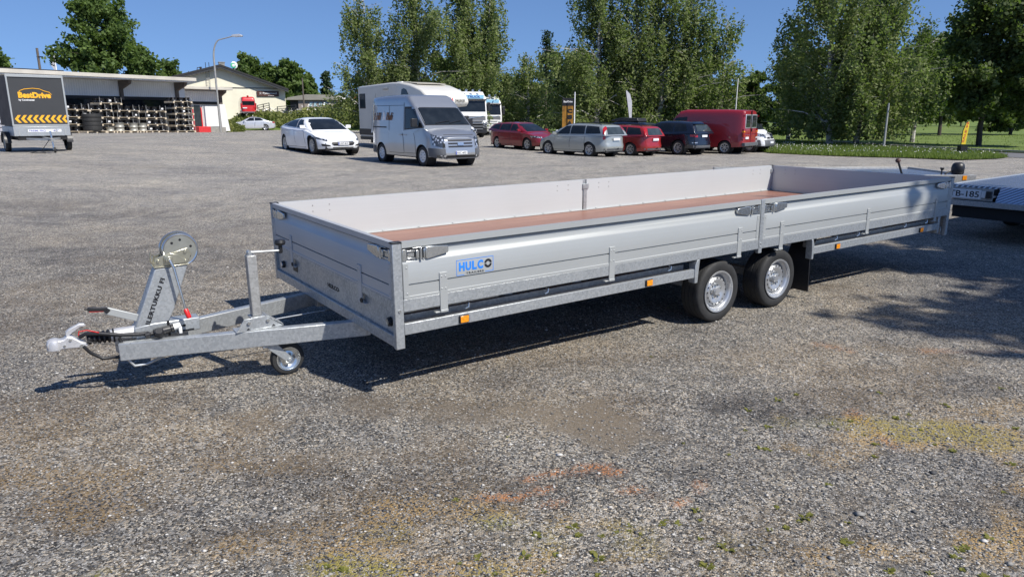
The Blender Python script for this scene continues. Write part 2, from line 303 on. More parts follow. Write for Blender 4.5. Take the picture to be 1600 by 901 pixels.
def lettering(txt, w, h, mt, parent, O, X, Yv, bold=0., thick=.0015, name='lettering', shear=0, spacing=1.):
    """text fitted into w x h, its lower left at O, running along X with up Yv"""
    cu = bpy.data.curves.new('t', 'FONT'); cu.body = txt; cu.offset = bold; cu.extrude = .5; cu.shear = shear; cu.space_character = spacing; cu.resolution_u = 3
    to = bpy.data.objects.new('t', cu); C.objects.link(to); dg = bpy.context.evaluated_depsgraph_get(); me = bpy.data.meshes.new_from_object(to.evaluated_get(dg)); bpy.data.objects.remove(to)
    co = np.empty(len(me.vertices)*3); me.vertices.foreach_get('co', co); co = co.reshape(-1, 3); mn, mx = co.min(0), co.max(0)
    X = Vector(X).normalized(); Yv = Vector(Yv).normalized(); Z = X.cross(Yv); O = Vector(O)
    a = (co[:, 0]-mn[0])/(mx[0]-mn[0])*w; b = (co[:, 1]-mn[1])/(mx[1]-mn[1])*h; c = (co[:, 2]-mn[2])/(mx[2]-mn[2])*thick
    P = np.outer(a, X)+np.outer(b, Yv)+np.outer(c, Z)+np.array(O); me.vertices.foreach_set('co', P.ravel()); me.materials.clear(); me.materials.append(M[mt]); me.update()
    o = bpy.data.objects.new(name, me); C.objects.link(o); o.parent = parent; return o
# ================================================================== GROUND
def patches(X, Y):
    """stains of the yard and painted grazing light on its far part, as amounts per ground vertex; ellipses given by centre, radii and turn"""
    rs = np.random.RandomState(3); G = {k: np.zeros_like(X) for k in ('dirt', 'ochre', 'rust', 'moss', 'mud')}; G['pale'] = sm((Y-5)/14)  # pale: grazing light put into the gravel colour, growing with distance
    def wob(sc, sd):
        r = np.random.RandomState(sd); out = 0
        for k in range(14):
            a = r.uniform(0, 6.28); q = sc*r.uniform(.5, 2.6); out = out+np.sin(X*q*math.cos(a)+Y*q*math.sin(a)+r.uniform(0, 6.28))*.27
        return out
    w1, w2, w3 = wob(2.2, 1), wob(5, 2), wob(12, 5)
    def el(k, px, py, rx, ry, amt, soft=.8, rot=0):
        amt = amt*(.62 if k == 'ochre' and px < 640 else 1); rx, ry = (rx*.8, ry*.8) if k == 'ochre' else (rx, ry); c = gpx(px, py); dx = X-c.x; dy = Y-c.y; ca, sa = math.cos(rot), math.sin(rot)
        d = np.sqrt(((dx*ca+dy*sa)/rx)**2+((-dx*sa+dy*ca)/ry)**2)
        a = np.clip((1.1-d+.3*w1+.45*w2+.5*w3)/soft, 0, 1)*amt; G[k] = np.maximum(G[k], a)
    el('ochre', 130, 770, .75, .35, .75); el('ochre', 60, 700, .9, .5, .55); el('ochre', 300, 690, 1.1, .5, .5); el('ochre', 180, 890, .4, .12, .9); el('ochre', 520, 850, 1., .3, .75); el('ochre', 650, 880, .7, .15, .8)
    el('ochre', 860, 860, .5, .25, .8); el('ochre', 740, 800, .45, .12, .7); el('ochre', 900, 830, .25, .2, .8); el('ochre', 1420, 680, .7, .3, .95); el('ochre', 1340, 710, .3, .2, .6); el('ochre', 1570, 700, .4, .6, .9); el('ochre', 1540, 860, .5, .3, .95)
    el('ochre', 560, 720, .8, .5, .3); el('ochre', 300, 560, 1.2, .8, .3); el('ochre', 150, 480, 1.5, 1., .25); el('ochre', 1320, 560, 1.2, .5, .25); el('ochre', 1590, 640, .6, .3, .6)
    el('moss', 1410, 665, .35, .12, .7); el('moss', 870, 845, .4, .15, .6); el('moss', 530, 885, .2, .06, .8); el('moss', 1560, 690, .2, .2, .5); el('moss', 150, 895, .15, .05, .8); el('moss', 780, 815, .12, .05, .8); el('moss', 1300, 660, .3, .08, .5)
    el('mud', 930, 662, .42, .22, .95, .5); el('mud', 620, 650, .8, .3, .55); el('mud', 560, 700, .3, .2, .4); el('mud', 1400, 780, .4, .2, .3)
    for px, py, rx, ry, a in ((560, 750, .9, .25, .6), (640, 640, .7, .25, .5), (760, 770, .7, .2, .6), (1020, 650, .5, .25, .7), (1150, 640, .8, .25, .7), (960, 740, .5, .12, .6), (620, 800, .7, .15, .55), (1080, 740, 1., .2, .5), (250, 790, .8, .2, .6), (360, 830, .8, .2, .6),
                              (1470, 800, .7, .25, .5), (60, 620, .8, .3, .5), (80, 330, 2.4, 1.1, .45), (200, 420, 1.6, .7, .4), (1310, 620, .8, .2, .5), (180, 400, 2, .6, .45), (30, 500, 1, .5, .4), (840, 570, .9, .2, .35), (1560, 600, .8, .3, .5), (260, 265, 5, 1.5, .3)):
        el('dirt', px, py, rx, ry, a*1.15)
    def streak(pts, wd, amt):
        P = [gpx(*p) for p in pts]
        for a, b in zip(P, P[1:]):
            ab = np.array([b.x-a.x, b.y-a.y]); L2 = ab@ab; t = np.clip(((X-a.x)*ab[0]+(Y-a.y)*ab[1])/L2, 0, 1); d = np.hypot(X-a.x-t*ab[0], Y-a.y-t*ab[1])
            G['rust'] = np.maximum(G['rust'], np.clip((wd*(1+.35*w3+.3*w2)-d)/(wd*.6), 0, 1)*amt)
    streak([(835, 746), (880, 735), (930, 731), (965, 736)], .028, .95); streak([(745, 780), (790, 776), (860, 766)], .022, .8); streak([(978, 762), (1010, 768), (1040, 780), (1070, 785)], .035, 1); streak([(1075, 772), (1098, 760)], .05, .9)
    streak([(800, 752), (830, 747)], .015, .5); streak([(850, 785), (890, 786)], .02, .5); streak([(1280, 535), (1330, 548)], .04, .4); streak([(1330, 640), (1400, 700)], .04, .6); streak([(1440, 545), (1600, 548)], .04, .35)
    base = np.clip(.5+.9*w1*w2, 0, 1); G['ochre'] = np.maximum(G['ochre'], .22*np.clip(w1+.2, 0, 1)*np.clip(1-(Y-4)/10, 0, 1)); G['dirt'] = np.maximum(G['dirt'], np.clip(.5*(w2*.6+w3*.3-.1), 0, .5))
    return G
def sheet(name, xs, ys, mt, hf, dz=0., attrs=False):
    X, Y = np.meshgrid(xs, ys, indexing='ij'); Z = hf(X, Y)+dz; nx, ny = X.shape
    me = bpy.data.meshes.new(name); V = np.stack([X, Y, Z], -1).reshape(-1, 3); me.vertices.add(len(V)); me.vertices.foreach_set('co', V.ravel())
    I = np.arange(nx*ny).reshape(nx, ny); F = np.stack([I[:-1, :-1], I[1:, :-1], I[1:, 1:], I[:-1, 1:]], -1).reshape(-1, 4); me.loops.add(F.size); me.polygons.add(len(F))
    me.polygons.foreach_set('loop_start', np.arange(0, F.size, 4)); me.polygons.foreach_set('loop_total', np.full(len(F), 4)); me.loops.foreach_set('vertex_index', F.ravel()); me.polygons.foreach_set('use_smooth', np.ones(len(F), bool))
    if attrs:
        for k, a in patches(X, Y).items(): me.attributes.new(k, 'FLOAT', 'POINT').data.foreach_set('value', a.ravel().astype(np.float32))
    me.materials.append(M[mt]); me.update(calc_edges=True); o = bpy.data.objects.new(name, me); C.objects.link(o); return o
def yard_h(X, Y):
    r = np.random.RandomState(11); Z = gz(X, Y); near = np.clip(1-(np.hypot(X-3, Y-6)-3)/14, .25, 1)
    for k in range(26):
        a = r.uniform(0, 6.28); q = r.uniform(.8, 7.); Z = Z+np.sin(X*q*math.cos(a)*.6+Y*q*math.sin(a)*1.3+r.uniform(0, 6.28))*.007/q**.8*near*.6
    return Z-.004
xs = np.concatenate([np.linspace(-900, -60, 16)[:-1], np.linspace(-60, -8, 60)[:-1], np.arange(-8, 9, .06), np.linspace(9, 40, 50)[1:], np.linspace(40, 900, 16)[1:]])
ys = np.concatenate([np.linspace(-60, 1.2, 14)[:-1], np.arange(1.2, 12, .055), np.linspace(12, 45, 90)[1:], np.linspace(45, 110, 40)[1:], np.linspace(110, 1500, 16)[1:]])
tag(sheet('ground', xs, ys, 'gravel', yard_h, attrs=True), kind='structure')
M['graffiti'] = mat('pale_blue_spray', (.45, .62, .68), .7)
# ================================================================== MAIN TRAILER (x to the rear, y across, z up; near side is y = 0)
TX0, TY0, TYAW, TTP, TWM = -.6805, 3.9865, .6089, .0075, 3.3685
TL, TWd, TM = 6.807, 2.3345, 3.39
trl = empty('flatbed_trailer', label='long galvanised drop-side trailer with four wheels, winch post and brown plywood floor in the foreground', cat='trailer')
trl.matrix_world = Matrix.Translation((TX0+math.cos(TYAW)*TWM, TY0+math.sin(TYAW)*TWM, 0)) @ Matrix.Rotation(TYAW, 4, 'Z') @ Matrix.Rotation(-TTP, 4, 'Y') @ Matrix.Translation((-TWM, 0, 0))
PW = .058
def post(x, y, sx, sy, zb=.357, zt=1.0, w=PW, cap=True):
    b = MB(); t = .004
    x1 = x+sx*w; y1 = y+sy*w*.62
    b.box(x, y, zb, x1, y1, zt-.004)
    o = b.build('corner_post', 'galv', trl, .004)
    if cap:
        c = MB(); c.box(x-sx*.003, y-sy*.003, zt-.006, x1+sx*.003, y1+sy*.003, zt+.004); c.box(x1, y+sy*.004, zt-.05, x1+sx*.006, y1, zt-.006); c.build('post_cap', 'black', o, .002)
        c = MB(); c.cyl((x+sx*.03, y-sy*.006, zb+.235), (x+sx*.03, y, zb+.235), .009, n=8); c.build('bolt', 'zinc', o)
    return o
post(0, 0, 1, 1); post(0, TWd, 1, -1); post(TL, 0, -1, 1); post(TL, TWd, -1, -1)
def midpost(y, s, zt=1.0):
    b = MB(); b.box(TM, y, .545, TM+.045, y+s*.03, zt); b.cyl((TM+.022, y-s*.005, .60), (TM+.022, y, .60), .008, n=8); b.cyl((TM+.022, y-s*.005, .63), (TM+.022, y, .63), .008, n=8)
    return b.build('middle_post', 'galv', trl, .003)
midpost(-.004, 1); midpost(TWd+.004, -1)
# profiled aluminium boards: outline (z, offset from outer plane)
PROF = [(1.0, .000), (.964, .000), (.963, .031), (.951, .032), (.950, .022), (.935, .022), (.915, .018), (.896, .010), (.882, .0035), (.873, .0), (.7465, .0), (.746, .014), (.738, .014), (.7375, .0), (.675, .0), (.672, -.004), (.657, -.004), (.657, .034), (1.0, .034)]
def board(a, b_, axis, plane, sgn, name, m):
    mb = MB(); poly = [((plane+sgn*o), z) for z, o in PROF]
    mb.prism(poly, axis, a, b_, smooth=False)
    return mb.build(name, m, trl, 0, sharp=25)
def rivets(mb, pts, n, r=.006, h=.004):
    for p in pts: mb.lathe([(0, h), (r*.7, h*.8), (r, 0)], p, n, 8)
def side(a, b_, y, s):
    o = board(a, b_, 0, y, s, 'side_board', 'alu' if s > 0 else 'alu_in')
    # end caps with rivets
    for e, d in ((a, 1), (b_, -1)):
        m = MB(); m.box(e, y-s*.003, .658, e+d*.034, y+s*.001, .870); m.box(e-d*.002, y-s*.001, .657, e, y+s*.026, .99)
        rivets(m, [(e+d*.022, y-s*.003, .845), (e+d*.022, y-s*.003, .69)], (0, -s, 0)); m.build('end_cap', 'alu', o, .0012)
    return o
y_n = .004; y_f = TWd-.004
for a, b_ in ((.064, TM-.006), (TM+.05, TL-.064)):
    side(a, b_, y_n, 1); side(a, b_, y_f, -1)
def endb(x, s, nm):
    o = board(.042, TWd-.042, 1, x, s, nm, 'alu_y')
    for e, d in ((.042, 1), (TWd-.042, -1)):
        m = MB(); m.box(x-s*.003, e, .658, x+s*.001, e+d*.034, .870); rivets(m, [(x-s*.003, e+d*.022, .845), (x-s*.003, e+d*.022, .69)], (-s, 0, 0)); m.build('end_cap', 'alu_y', o, .0012)
    return o
# prism with axis 1 takes (x, z)
endb(.006, 1, 'front_board'); endb(TL-.006, -1, 'rear_board')
# rivet dots on the inner faces near the locks
m = MB()
for x in (.35, .5, 3.03, 3.18, 3.62, 3.77, 6.35, 6.5):
    for z in (.955, .905):
        rivets(m, [(x, y_f-.0342, z)], (0, -1, 0), .006)
for yy in (1.95, 2.1):
    for z in (.955, .905): rivets(m, [(TL-.006-.0342, yy, z)], (-1, 0, 0), .006)
tag(m.build('inner_rivets', 'galv_dull', trl), kind='stuff')
# inner lock blocks on far posts
for x in (TM+.02, TL-.05, .05):
    m = MB(); m.box(x-.03, y_f-.05, .90, x+.05, y_f-.035, .955); m.box(x-.018, y_f-.044, .668, x+.03, y_f-.035, .90); m.build('inner_post', 'galv', trl, .003)
# hinges
def hinge(x, y, s, ax=0):
    m = MB()
    def P(u, o, z):   # u along, o outward
        return (u, y-s*o, z) if ax == 0 else (y-s*o, u, z)
    def bx(u0, u1, o0, o1, z0, z1):
        a = P(u0, o0, z0); b = P(u1, o1, z1); m.box(*a, *b)
    bx(x-.0265, x+.0265, 0, .008, .552, .79); bx(x-.0265, x+.0265, -.012, .012, .540, .556); bx(x-.06, x-.0265, -.02, .006, .540, .548)
    rivets(m, [P(x+u, .008, z) for u in (-.013, .013) for z in (.765, .69)], (0, -s, 0) if ax == 0 else (-s, 0, 0), .0058)
    return m.build('hinge', 'alu' if ax == 0 else 'alu_y', trl, .002)
for x in (.329, 1.709, 3.135, 3.705, 5.10, 6.47):
    hinge(x, y_n, 1); hinge(x, y_f, -1)
for yy in (.506, 1.864): 
    hinge(yy, .006, 1, 1); hinge(yy, TL-.006, -1, 1)
for yy in (.47, 1.83):
    m = MB(); m.lathe([(.008, -.004), (.016, -.004), (.016, .004), (.008, .004), (.008, -.004)], (-.01, yy, .565), (1, 0, 0), 14); m.build('tie_ring', 'black', trl)
# locks
def lock(x, d, y, s, ax=0):
    """x: edge next to the post, d: direction the handle points"""
    def P(u, o, z): return (x+d*u, y-s*o, z) if ax == 0 else (y-s*o, x+d*u, z)
    m = MB()
    def bx(u0, u1, o0, o1, z0, z1): m.box(*P(u0, o0, z0), *P(u1, o1, z1))
    bx(.004, .15, -.012, -.004, .882, .960)
    base = m.build('lock', 'black', trl, .002)
    m = MB()
    bx(.004, .03, -.012, .006, .885, .955); bx(.03, .085, -.004, .010, .893, .903); bx(.03, .085, -.004, .010, .936, .947); bx(.035, .08, -.006, .004, .906, .932)
    bx(.088, .108, -.01, .014, .896, .944); m.cyl(P(.12, .012, .885), P(.12, .012, .955), .008, n=10); m.cyl(P(.142, .010, .892), P(.142, .010, .95), .006, n=8)
    bx(.002, .14, -.004, .001, .877, .883); bx(.07, .2, -.004, .003, .954, .960)
    m.build('lock_catch', 'zinc', base, .0015)
    m = MB(); poly = [(.15, .890), (.15, .955), (.165, .960), (.30, .951), (.307, .945), (.307, .915), (.30, .908), (.165, .884)]
    pr = [(x+d*u, z) for u, z in poly]
    if ax == 0: m.prism(pr, 1, y-s*(-.006), y-s*.014)
    else: m.prism(pr, 0, y-s*(-.006), y-s*.014)
    m.build('lock_handle', 'zinc', base, .004)
for (x, d) in ((.062, 1), (TM-.004, -1), (TM+.048, 1), (TL-.062, -1)):
    lock(x, d, y_n+.004, 1); lock(x, d, y_f-.004, -1)
for (x, d) in ((.04, 1), (TWd-.04, -1)):
    lock(x, d, .010, 1, 1); lock(x, d, TL-.010, -1, 1)
# floor
m = MB(); m.box(.034, .034, .646, TL-.034, TWd-.034, .664); m.build('floor_panel', 'ply', trl)
m = MB(); m.box(.034, TWd-.06, .6645, TL-.034, TWd-.031, .674)
for k in range(18): m.cyl((.25+k*.37, TWd-.048, .674), (.25+k*.37, TWd-.048, .681), .012, n=8)
m.build('floor_edge_strip', 'alu', trl, .002)
# frame rails
def rail(y, s):
    m = MB(); m.box(PW+.001, y+s*.001, .583, TL-PW-.001, y+s*.006, .656); m.box(PW+.001, y+s*.006, .583, TL-PW-.001, y+s*.05, .588); m.box(PW+.001, y+s*.006, .640, TL-PW-.001, y+s*.05, .6455)
    m.build('side_rail', 'galv', trl, .0015)
rail(0, 1); rail(TWd, -1)
def lower(x0, x1, y, s, fr):
    m = MB(); m.box(x0, y+s*.001, .439, x1, y+s*.03, .509); o = m.build('lower_rail', 'galv', trl, .003)
    m = MB()
    if fr: xb = x1; poly = [(xb, .395), (xb, .545), (xb+.025, .582), (xb+.05, .582), (xb+.042, .50), (xb+.034, .395)]
    else: xb = x0; poly = [(xb, .395), (xb, .53), (xb-.02, .582), (xb-.042, .582), (xb-.03, .50), (xb-.026, .395)]
    m.prism(poly, 1, y-s*.006, y+s*.06); m.build('rail_bracket', 'galv', o, .003)
for y, s in ((0, 1), (TWd, -1)):
    lower(PW+.001, 2.60, y, s, True); lower(4.215, 6.56, y, s, False)
    m = MB(); m.box(6.56, y-s*.002, .40, 6.60, y+s*.05, .582); m.build('rail_bracket', 'galv', trl, .003)
# side marker lamps
for x in (.466, 2.09, 4.60, 6.19):
    for y, s in ((0, 1), (TWd, -1)):
        m = MB(); m.box(x-.036, y-s*.012, .447, x+.036, y+s*.001, .500); o = m.build('marker_lamp', 'black', trl, .009)
        m = MB(); m.box(x-.029, y-s*.0165, .452, x+.029, y-s*.011, .495); m.build('amber_lens', 'orange', o, .006)
# underframe: long beams, cross members, braces
for y in (.62, TWd-.68):
    m = MB(); m.box(.05, y, .415, TL-.2, y+.008, .575); m.box(.05, y, .415, TL-.2, y+.06, .423); m.box(.05, y, .567, TL-.2, y+.06, .575); m.build('long_beam', 'galv_dull', trl, .002)
for xa, xb in ((.07, 2.58), (4.25, 6.55)):
    m = MB(); m.box(xa, .10, .43, xb, .135, .535); m.build('inner_rail', 'galv_dull', trl, .002)
for x in [.45+.62*k for k in range(10)]:
    m = MB(); m.box(x, .06, .58, x+.05, TWd-.06, .644); m.build('cross_member', 'galv_dull', trl, .002)
for x in (.9, 1.5, 2.2, 4.8, 5.6):
    m = MB(); m.bar((x, .14, .54), (x+.25, .62, .50), .06, .03); m.build('frame_brace', 'galv_dull', trl)
for x in (.52, 1.15, 2.35, 4.62, 5.0, 5.9, 6.35):
    m = MB(); m.tube([(x, .045, .565), (x+.002, .02, .56), (x-.004, .018, .54), (x-.02, .03, .528)], .006, 6); m.build('tie_hook', 'zinc', trl)

# front: recessed galvanised sheet, ledge rail
m = MB(); m.box(.001, PW*.62+.001, .612, .03, TWd-PW*.62-.001, .656); m.prism([(.001, .612), (.022, .603), (.022, .440), (.028, .440), (.028, .612)], 1, PW*.62+.001, TWd-PW*.62-.001); fs = m.build('front_sheet', 'galv', trl, .001)
m = MB(); m.box(.001, PW*.62+.001, .3675, .07, TWd-PW*.62-.001, .4385); m.build('front_rail', 'galv', trl, .003)
m = MB()
for yy in (.40, .55, 1.55, 1.72): m.box(.010, yy, .4385, .022, yy+.07, .444)
m.build('ledge_clip', 'galv_dull', trl)
for yy in (.105, 2.14):
    m = MB(); m.cyl((.022, yy, .508), (.0, yy, .508), .030, .028, 10); o = m.build('front_lamp', 'black', trl, .002); m = MB(); m.cyl((.0, yy, .508), (-.006, yy, .508), .020, n=10); m.build('lamp_lens', 'lamp', o)
m = MB(); m.box(.0215, 1.80, .498, .0195, 1.91, .548); m.build('type_plate', 'ink', fs)
lettering('HULCO', .215, .032, 'ink', fs, (.0205, 1.147, .515), (0, -1, 0), (0, 0, 1), .03, .001)
m = MB(); m.box(TL-.07, .04, .3675, TL-.001, TWd-.04, .4385); m.box(TL-.03, .04, .44, TL-.02, TWd-.04, .60); m.build('rear_rail', 'galv', trl, .003)
# maker's decal on the first side board
dc = MB(); yd = y_n-.0012
for x0, x1, z0, z1 in ((.424, .695, .845, .848), (.424, .427, .751, .848), (.692, .695, .7545, .848), (.424, .480, .751, .754), (.632, .695, .7525, .7555)): dc.box(x0, yd, z0, x1, y_n-.0002, z1)
dco = dc.build('maker_decal', 'blue', trl)
xx = .442
for ch, w in (('H', .042), ('U', .041), ('L', .034), ('C', .042)):
    lettering(ch, w, .056, 'blue', dco, (xx, y_n-.0004, .7765), (1, 0, 0), (0, 0, 1), .055, .001); xx += w+.006
m = MB()
for a0, a1 in ((.12, math.pi-.12), (math.pi+.12, 2*math.pi-.12)):
    k = 16; ri, ro = .0135, .028; cx, cz = .655, .8045
    vs = [(cx+r*math.cos(a0+(a1-a0)*i/k), y_n-.0014, cz+r*math.sin(a0+(a1-a0)*i/k)) for i in range(k+1) for r in (ri, ro)]
    m.add(vs, [(2*i, 2*i+1, 2*i+3, 2*i+2) for i in range(k)])
m.build('ring_emblem', 'ink', dco)
lettering('TRAILERS', .128, .013, 'ink', dco, (.493, y_n-.0004, .7535), (1, 0, 0), (0, 0, 1), .02, .001, spacing=1.3)
# wheels
def tyre_prof(Rr, rimr, w):
    h = w/2; return [(rimr-.004, -h*.82), (rimr+.006, -h*.86), (rimr+(Rr-rimr)*.35, -h*1.0), (Rr*.93, -h*.97), (Rr*.975, -h*.88), (Rr, -h*.70), (Rr, -h*.48), (Rr-.004, -h*.465), (Rr-.004, -h*.445), (Rr, -h*.43), (Rr+.001, -h*.06), (Rr-.004, -h*.04), (Rr-.004, h*.04), (Rr+.001, h*.06), (Rr, h*.43), (Rr-.004, h*.445), (Rr-.004, h*.465), (Rr, h*.48), (Rr, h*.70), (Rr*.975, h*.88), (Rr*.93, h*.97), (rimr+(Rr-rimr)*.35, h*1.0), (rimr+.006, h*.86), (rimr-.004, h*.82)]
def steel_wheel(x, y, Rr, s, mat_='rim'):
    """s = direction of the outer face in y"""
    rr = .168
    m = MB(); m.lathe([(0, .030), (.030, .030), (.034, .022), (.034, .006), (.058, .000), (.088, .016), (.104, .018), (.125, .004), (.134, -.012)], (x, y+s*.055, Rr), (0, s, 0), 40)
    hub = m.build('wheel', mat_, trl)
    m = MB(); m.lathe([(.134, .043), (.140, .058), (.145, .078), (.152, .084), (.160, .087), (.164, .098), (.176, .100), (.178, .094), (.172, .088), (.160, .07), (.157, -.07), (.165, -.085)], (x, y, Rr), (0, s, 0), 48); m.build('rim', mat_, hub)
    m = MB(); m.lathe(tyre_prof(Rr, rr, .195), (x, y, Rr), (0, s, 0), 56)
    o = m.build('tyre', 'rubber', hub)
    m = MB()
    for k in range(5):
        a = k*2*math.pi/5+.4; c = Vector((x+.053*math.cos(a), y+s*.055, Rr+.053*math.sin(a))); m.cyl(c+Vector((0, s*.0, 0)), c+Vector((0, s*.020, 0)), .0105, .009, 8)
    tag(m.build('wheel_bolts', 'zinc', hub), kind='stuff')
    m = MB()
    for k in range(16):
        a = k*2*math.pi/16; c = Vector((x+.112*math.cos(a), y+s*.0715, Rr+.112*math.sin(a))); m.cyl(c, c+Vector((0, s*.0012, 0)), .0072, n=8)
    for k in range(5):
        a = k*2*math.pi/5+1.03; c = Vector((x+.05*math.cos(a), y+s*.056, Rr+.05*math.sin(a))); m.cyl(c, c+Vector((0, s*.0015, 0)), .010, n=8)
    tag(m.build('vent_holes', 'ink', hub), kind='stuff')
for x in (2.9686, 3.7684):
    steel_wheel(x, .14, .2625, -1); steel_wheel(x, TWd-.14, .2625, 1)
    m = MB(); m.box(x-.035, .26, .24, x+.035, TWd-.26, .31); m.build('axle', 'galv_dull', trl, .003)
for y0, y1 in ((.03, .26), (TWd-.26, TWd-.03)):
    m = MB(); m.prism([(4.215, .41), (4.295, .582), (4.303, .582), (4.225, .40), (4.243, .075), (4.235, .075)], 1, y0, y1)
    m.box(2.55, y0, .572, 4.3, y1, .578); m.build('mud_flap', 'black', trl)
# drawbar
for sg in (1, -1):
    yc = lambda a: TWd/2+sg*(a-TWd/2)
    m = MB(); p0 = (-1.337, yc(1.09), .315); p1 = (2.6, yc(1.09-.29*3.937+.0), .315)
    p1 = (.10, yc(1.09-.287*1.437), .315)
    m.bar(p0, p1, .06, .11); m.box(.10, yc(.76)-.03, .262, 1.22, yc(.76)+.03, .372); m.build('drawbar', 'galv', trl, .005)
for sg in (1, -1):
    m = MB(); y = TWd/2+sg*(.715-TWd/2); m.box(.075, y-.06, .26, .12, y+.09, .43); m.build('drawbar_bracket', 'galv', trl, .003)
m = MB(); m.tube([(-.6, TWd/2, .33), (-.1, TWd/2, .335), (2.4, TWd/2, .33)], .006, 6); m.build('brake_rod', 'zinc', trl)
YC = TWd/2
# overrun housing
m = MB(); m.prism([(-1.24, .36), (-.86, .365), (-.86, .448), (-1.13, .452), (-1.24, .44)], 1, YC-.055, YC+.055); hs = m.build('overrun_housing', 'galv', trl, .006)
m = MB(); m.cyl((-.955, YC-.0565, .408), (-.955, YC-.055, .408), .009, n=10); m.box(-.985, YC-.0565, .404, -.955, YC-.055, .412); m.box(-1.0, YC-.0565, .370, -.90, YC-.055, .380); m.build('slot', 'ink', hs)
m = MB(); m.box(-1.055, YC-.058, .358, -1.04, YC+.058, .456); m.build('strap', 'black', hs)
m = MB(); m.lathe([(.036, -.02), (.041, 0), (.041, .125), (.036, .14)], (-1.35, YC, .402), (1, 0, 0), 20); m.build('shaft_tube', 'cast', trl)
bel = []
for k in range(6): bel += [(.026, k*.026), (.034+.002*k, k*.026+.009), (.034+.002*k, k*.026+.016), (.027, k*.026+.024)]
m = MB(); m.lathe(bel, (-1.495, YC, .402), (1, 0, .0), 20); m.build('bellows', 'black', trl)
# coupling head
def zz(X, Y): return (-1.70+(X-95)*.000426, .404+(545-Y)*.0004-(X-95)*.000077)
m = MB(); poly = [zz(*p) for p in ((95, 590), (93, 520), (125, 470), (175, 455), (260, 452), (300, 440), (340, 392), (400, 392), (500, 470), (560, 490), (590, 545), (520, 572), (420, 582), (250, 600), (120, 606))]
m.prism(poly, 1, YC-.030, YC+.030, True); cp = m.build('coupling_head', 'cast', trl, .008, sharp=50)
m = MB(); m.lathe([(.0, .068), (.02, .066), (.036, .055), (.042, .035), (.042, .0), (.036, -.004)], (-1.662, YC, .372), (0, 0, 1), 20); m.build('ball_socket', 'cast', cp)
m = MB()
for X, Y, r in ((375, 450, .008), (298, 535, .007), (500, 538, .011)):
    x, z = zz(X, Y); m.cyl((x, YC-.036, z), (x, YC-.028, z), r, n=10)
m.build('coupling_bolts', 'zinc', cp)
m = MB(); m.prism([zz(*p) for p in ((330, 400), (335, 340), (380, 290), (510, 205), (570, 200), (592, 235), (560, 250), (520, 255), (400, 360), (370, 395))], 1, YC-.016, YC+.016, True); m.build('coupling_handle', 'cast', trl, .004, sharp=50)
# hand brake lever
m = MB(); m.bar((-1.372, YC-.0, .562), (-1.19, YC, .480), .016, .046); hb = m.build('brake_lever', 'alu', trl, .004)
m = MB(); m.bar((-1.468, YC, .5865), (-1.365, YC, .5715), .024, .022); m.cyl((-1.485, YC, .588), (-1.468, YC, .587), .006, n=8); m.bar((-1.375, YC, .570), (-1.360, YC, .553), .024, .03); m.build('grip', 'black', hb, .004)
m = MB(); m.bar((-1.462, YC, .573), (-1.385, YC, .563), .018, .009); m.build('release_bar', 'red', hb, .002)
# hoses and cables
m = MB(); m.tube([(-1.53, YC-.01, .425), (-1.50, YC-.03, .445), (-1.42, YC-.05, .437), (-1.32, YC-.07, .415), (-1.22, YC-.085, .405), (-1.17, YC-.09, .405)], .0125, 10); m.build('cable_sleeve', 'black', trl)
m = MB(); m.tube([(-1.52, YC-.03, .372), (-1.49, YC-.03, .325), (-1.43, YC-.03, .275), (-1.35, YC-.04, .27), (-1.30, YC-.06, .30), (-1.33, YC-.075, .40)], .010, 10); m.build('brake_cable', 'black', trl)
m = MB(); m.tube([(-1.5, YC-.04, .40), (-1.42, YC-.06, .375), (-1.32, YC-.09, .355)], .003, 6); m.build('thin_wire', 'black', trl)
m = MB(); m.tube([(-1.535, YC-.02, .44), (-1.53, YC-.02, .462), (-1.49, YC-.035, .468), (-1.43, YC-.06, .448)], .0032, 6); m.build('breakaway_wire', 'red', trl)
m = MB(); m.lathe([(0, 0), (.016, .005), (.018, .03), (.012, .035), (.012, .05), (.024, .055), (.026, .12), (.022, .15), (.027, .155), (.027, .17), (0, .172)], (-1.195, YC-.10, .395), (1, 0, .12), 16)
m.lathe([(0, 0), (.026, 0), (.027, .035), (.02, .042), (0, .042)], (-1.115, YC-.135, .400), (-.1, -.6, .6), 16); m.build('electric_plug', 'black', trl)
m = MB(); m.cyl((-1.035, YC-.10, .418), (-.985, YC-.10, .428), .022, .018, 12); m.box(-1.0, YC-.115, .375, -.98, YC-.085, .42); m.build('plug_holder', 'white', trl, .003)
m = MB(); m.tube([(-1.30, YC-.10, .26), (-1.27, YC-.10, .215), (-1.20, YC-.10, .213), (-1.08, YC-.10, .25), (-1.0, YC-.10, .262)], .009, 8); m.build('safety_hook', 'galv', trl)
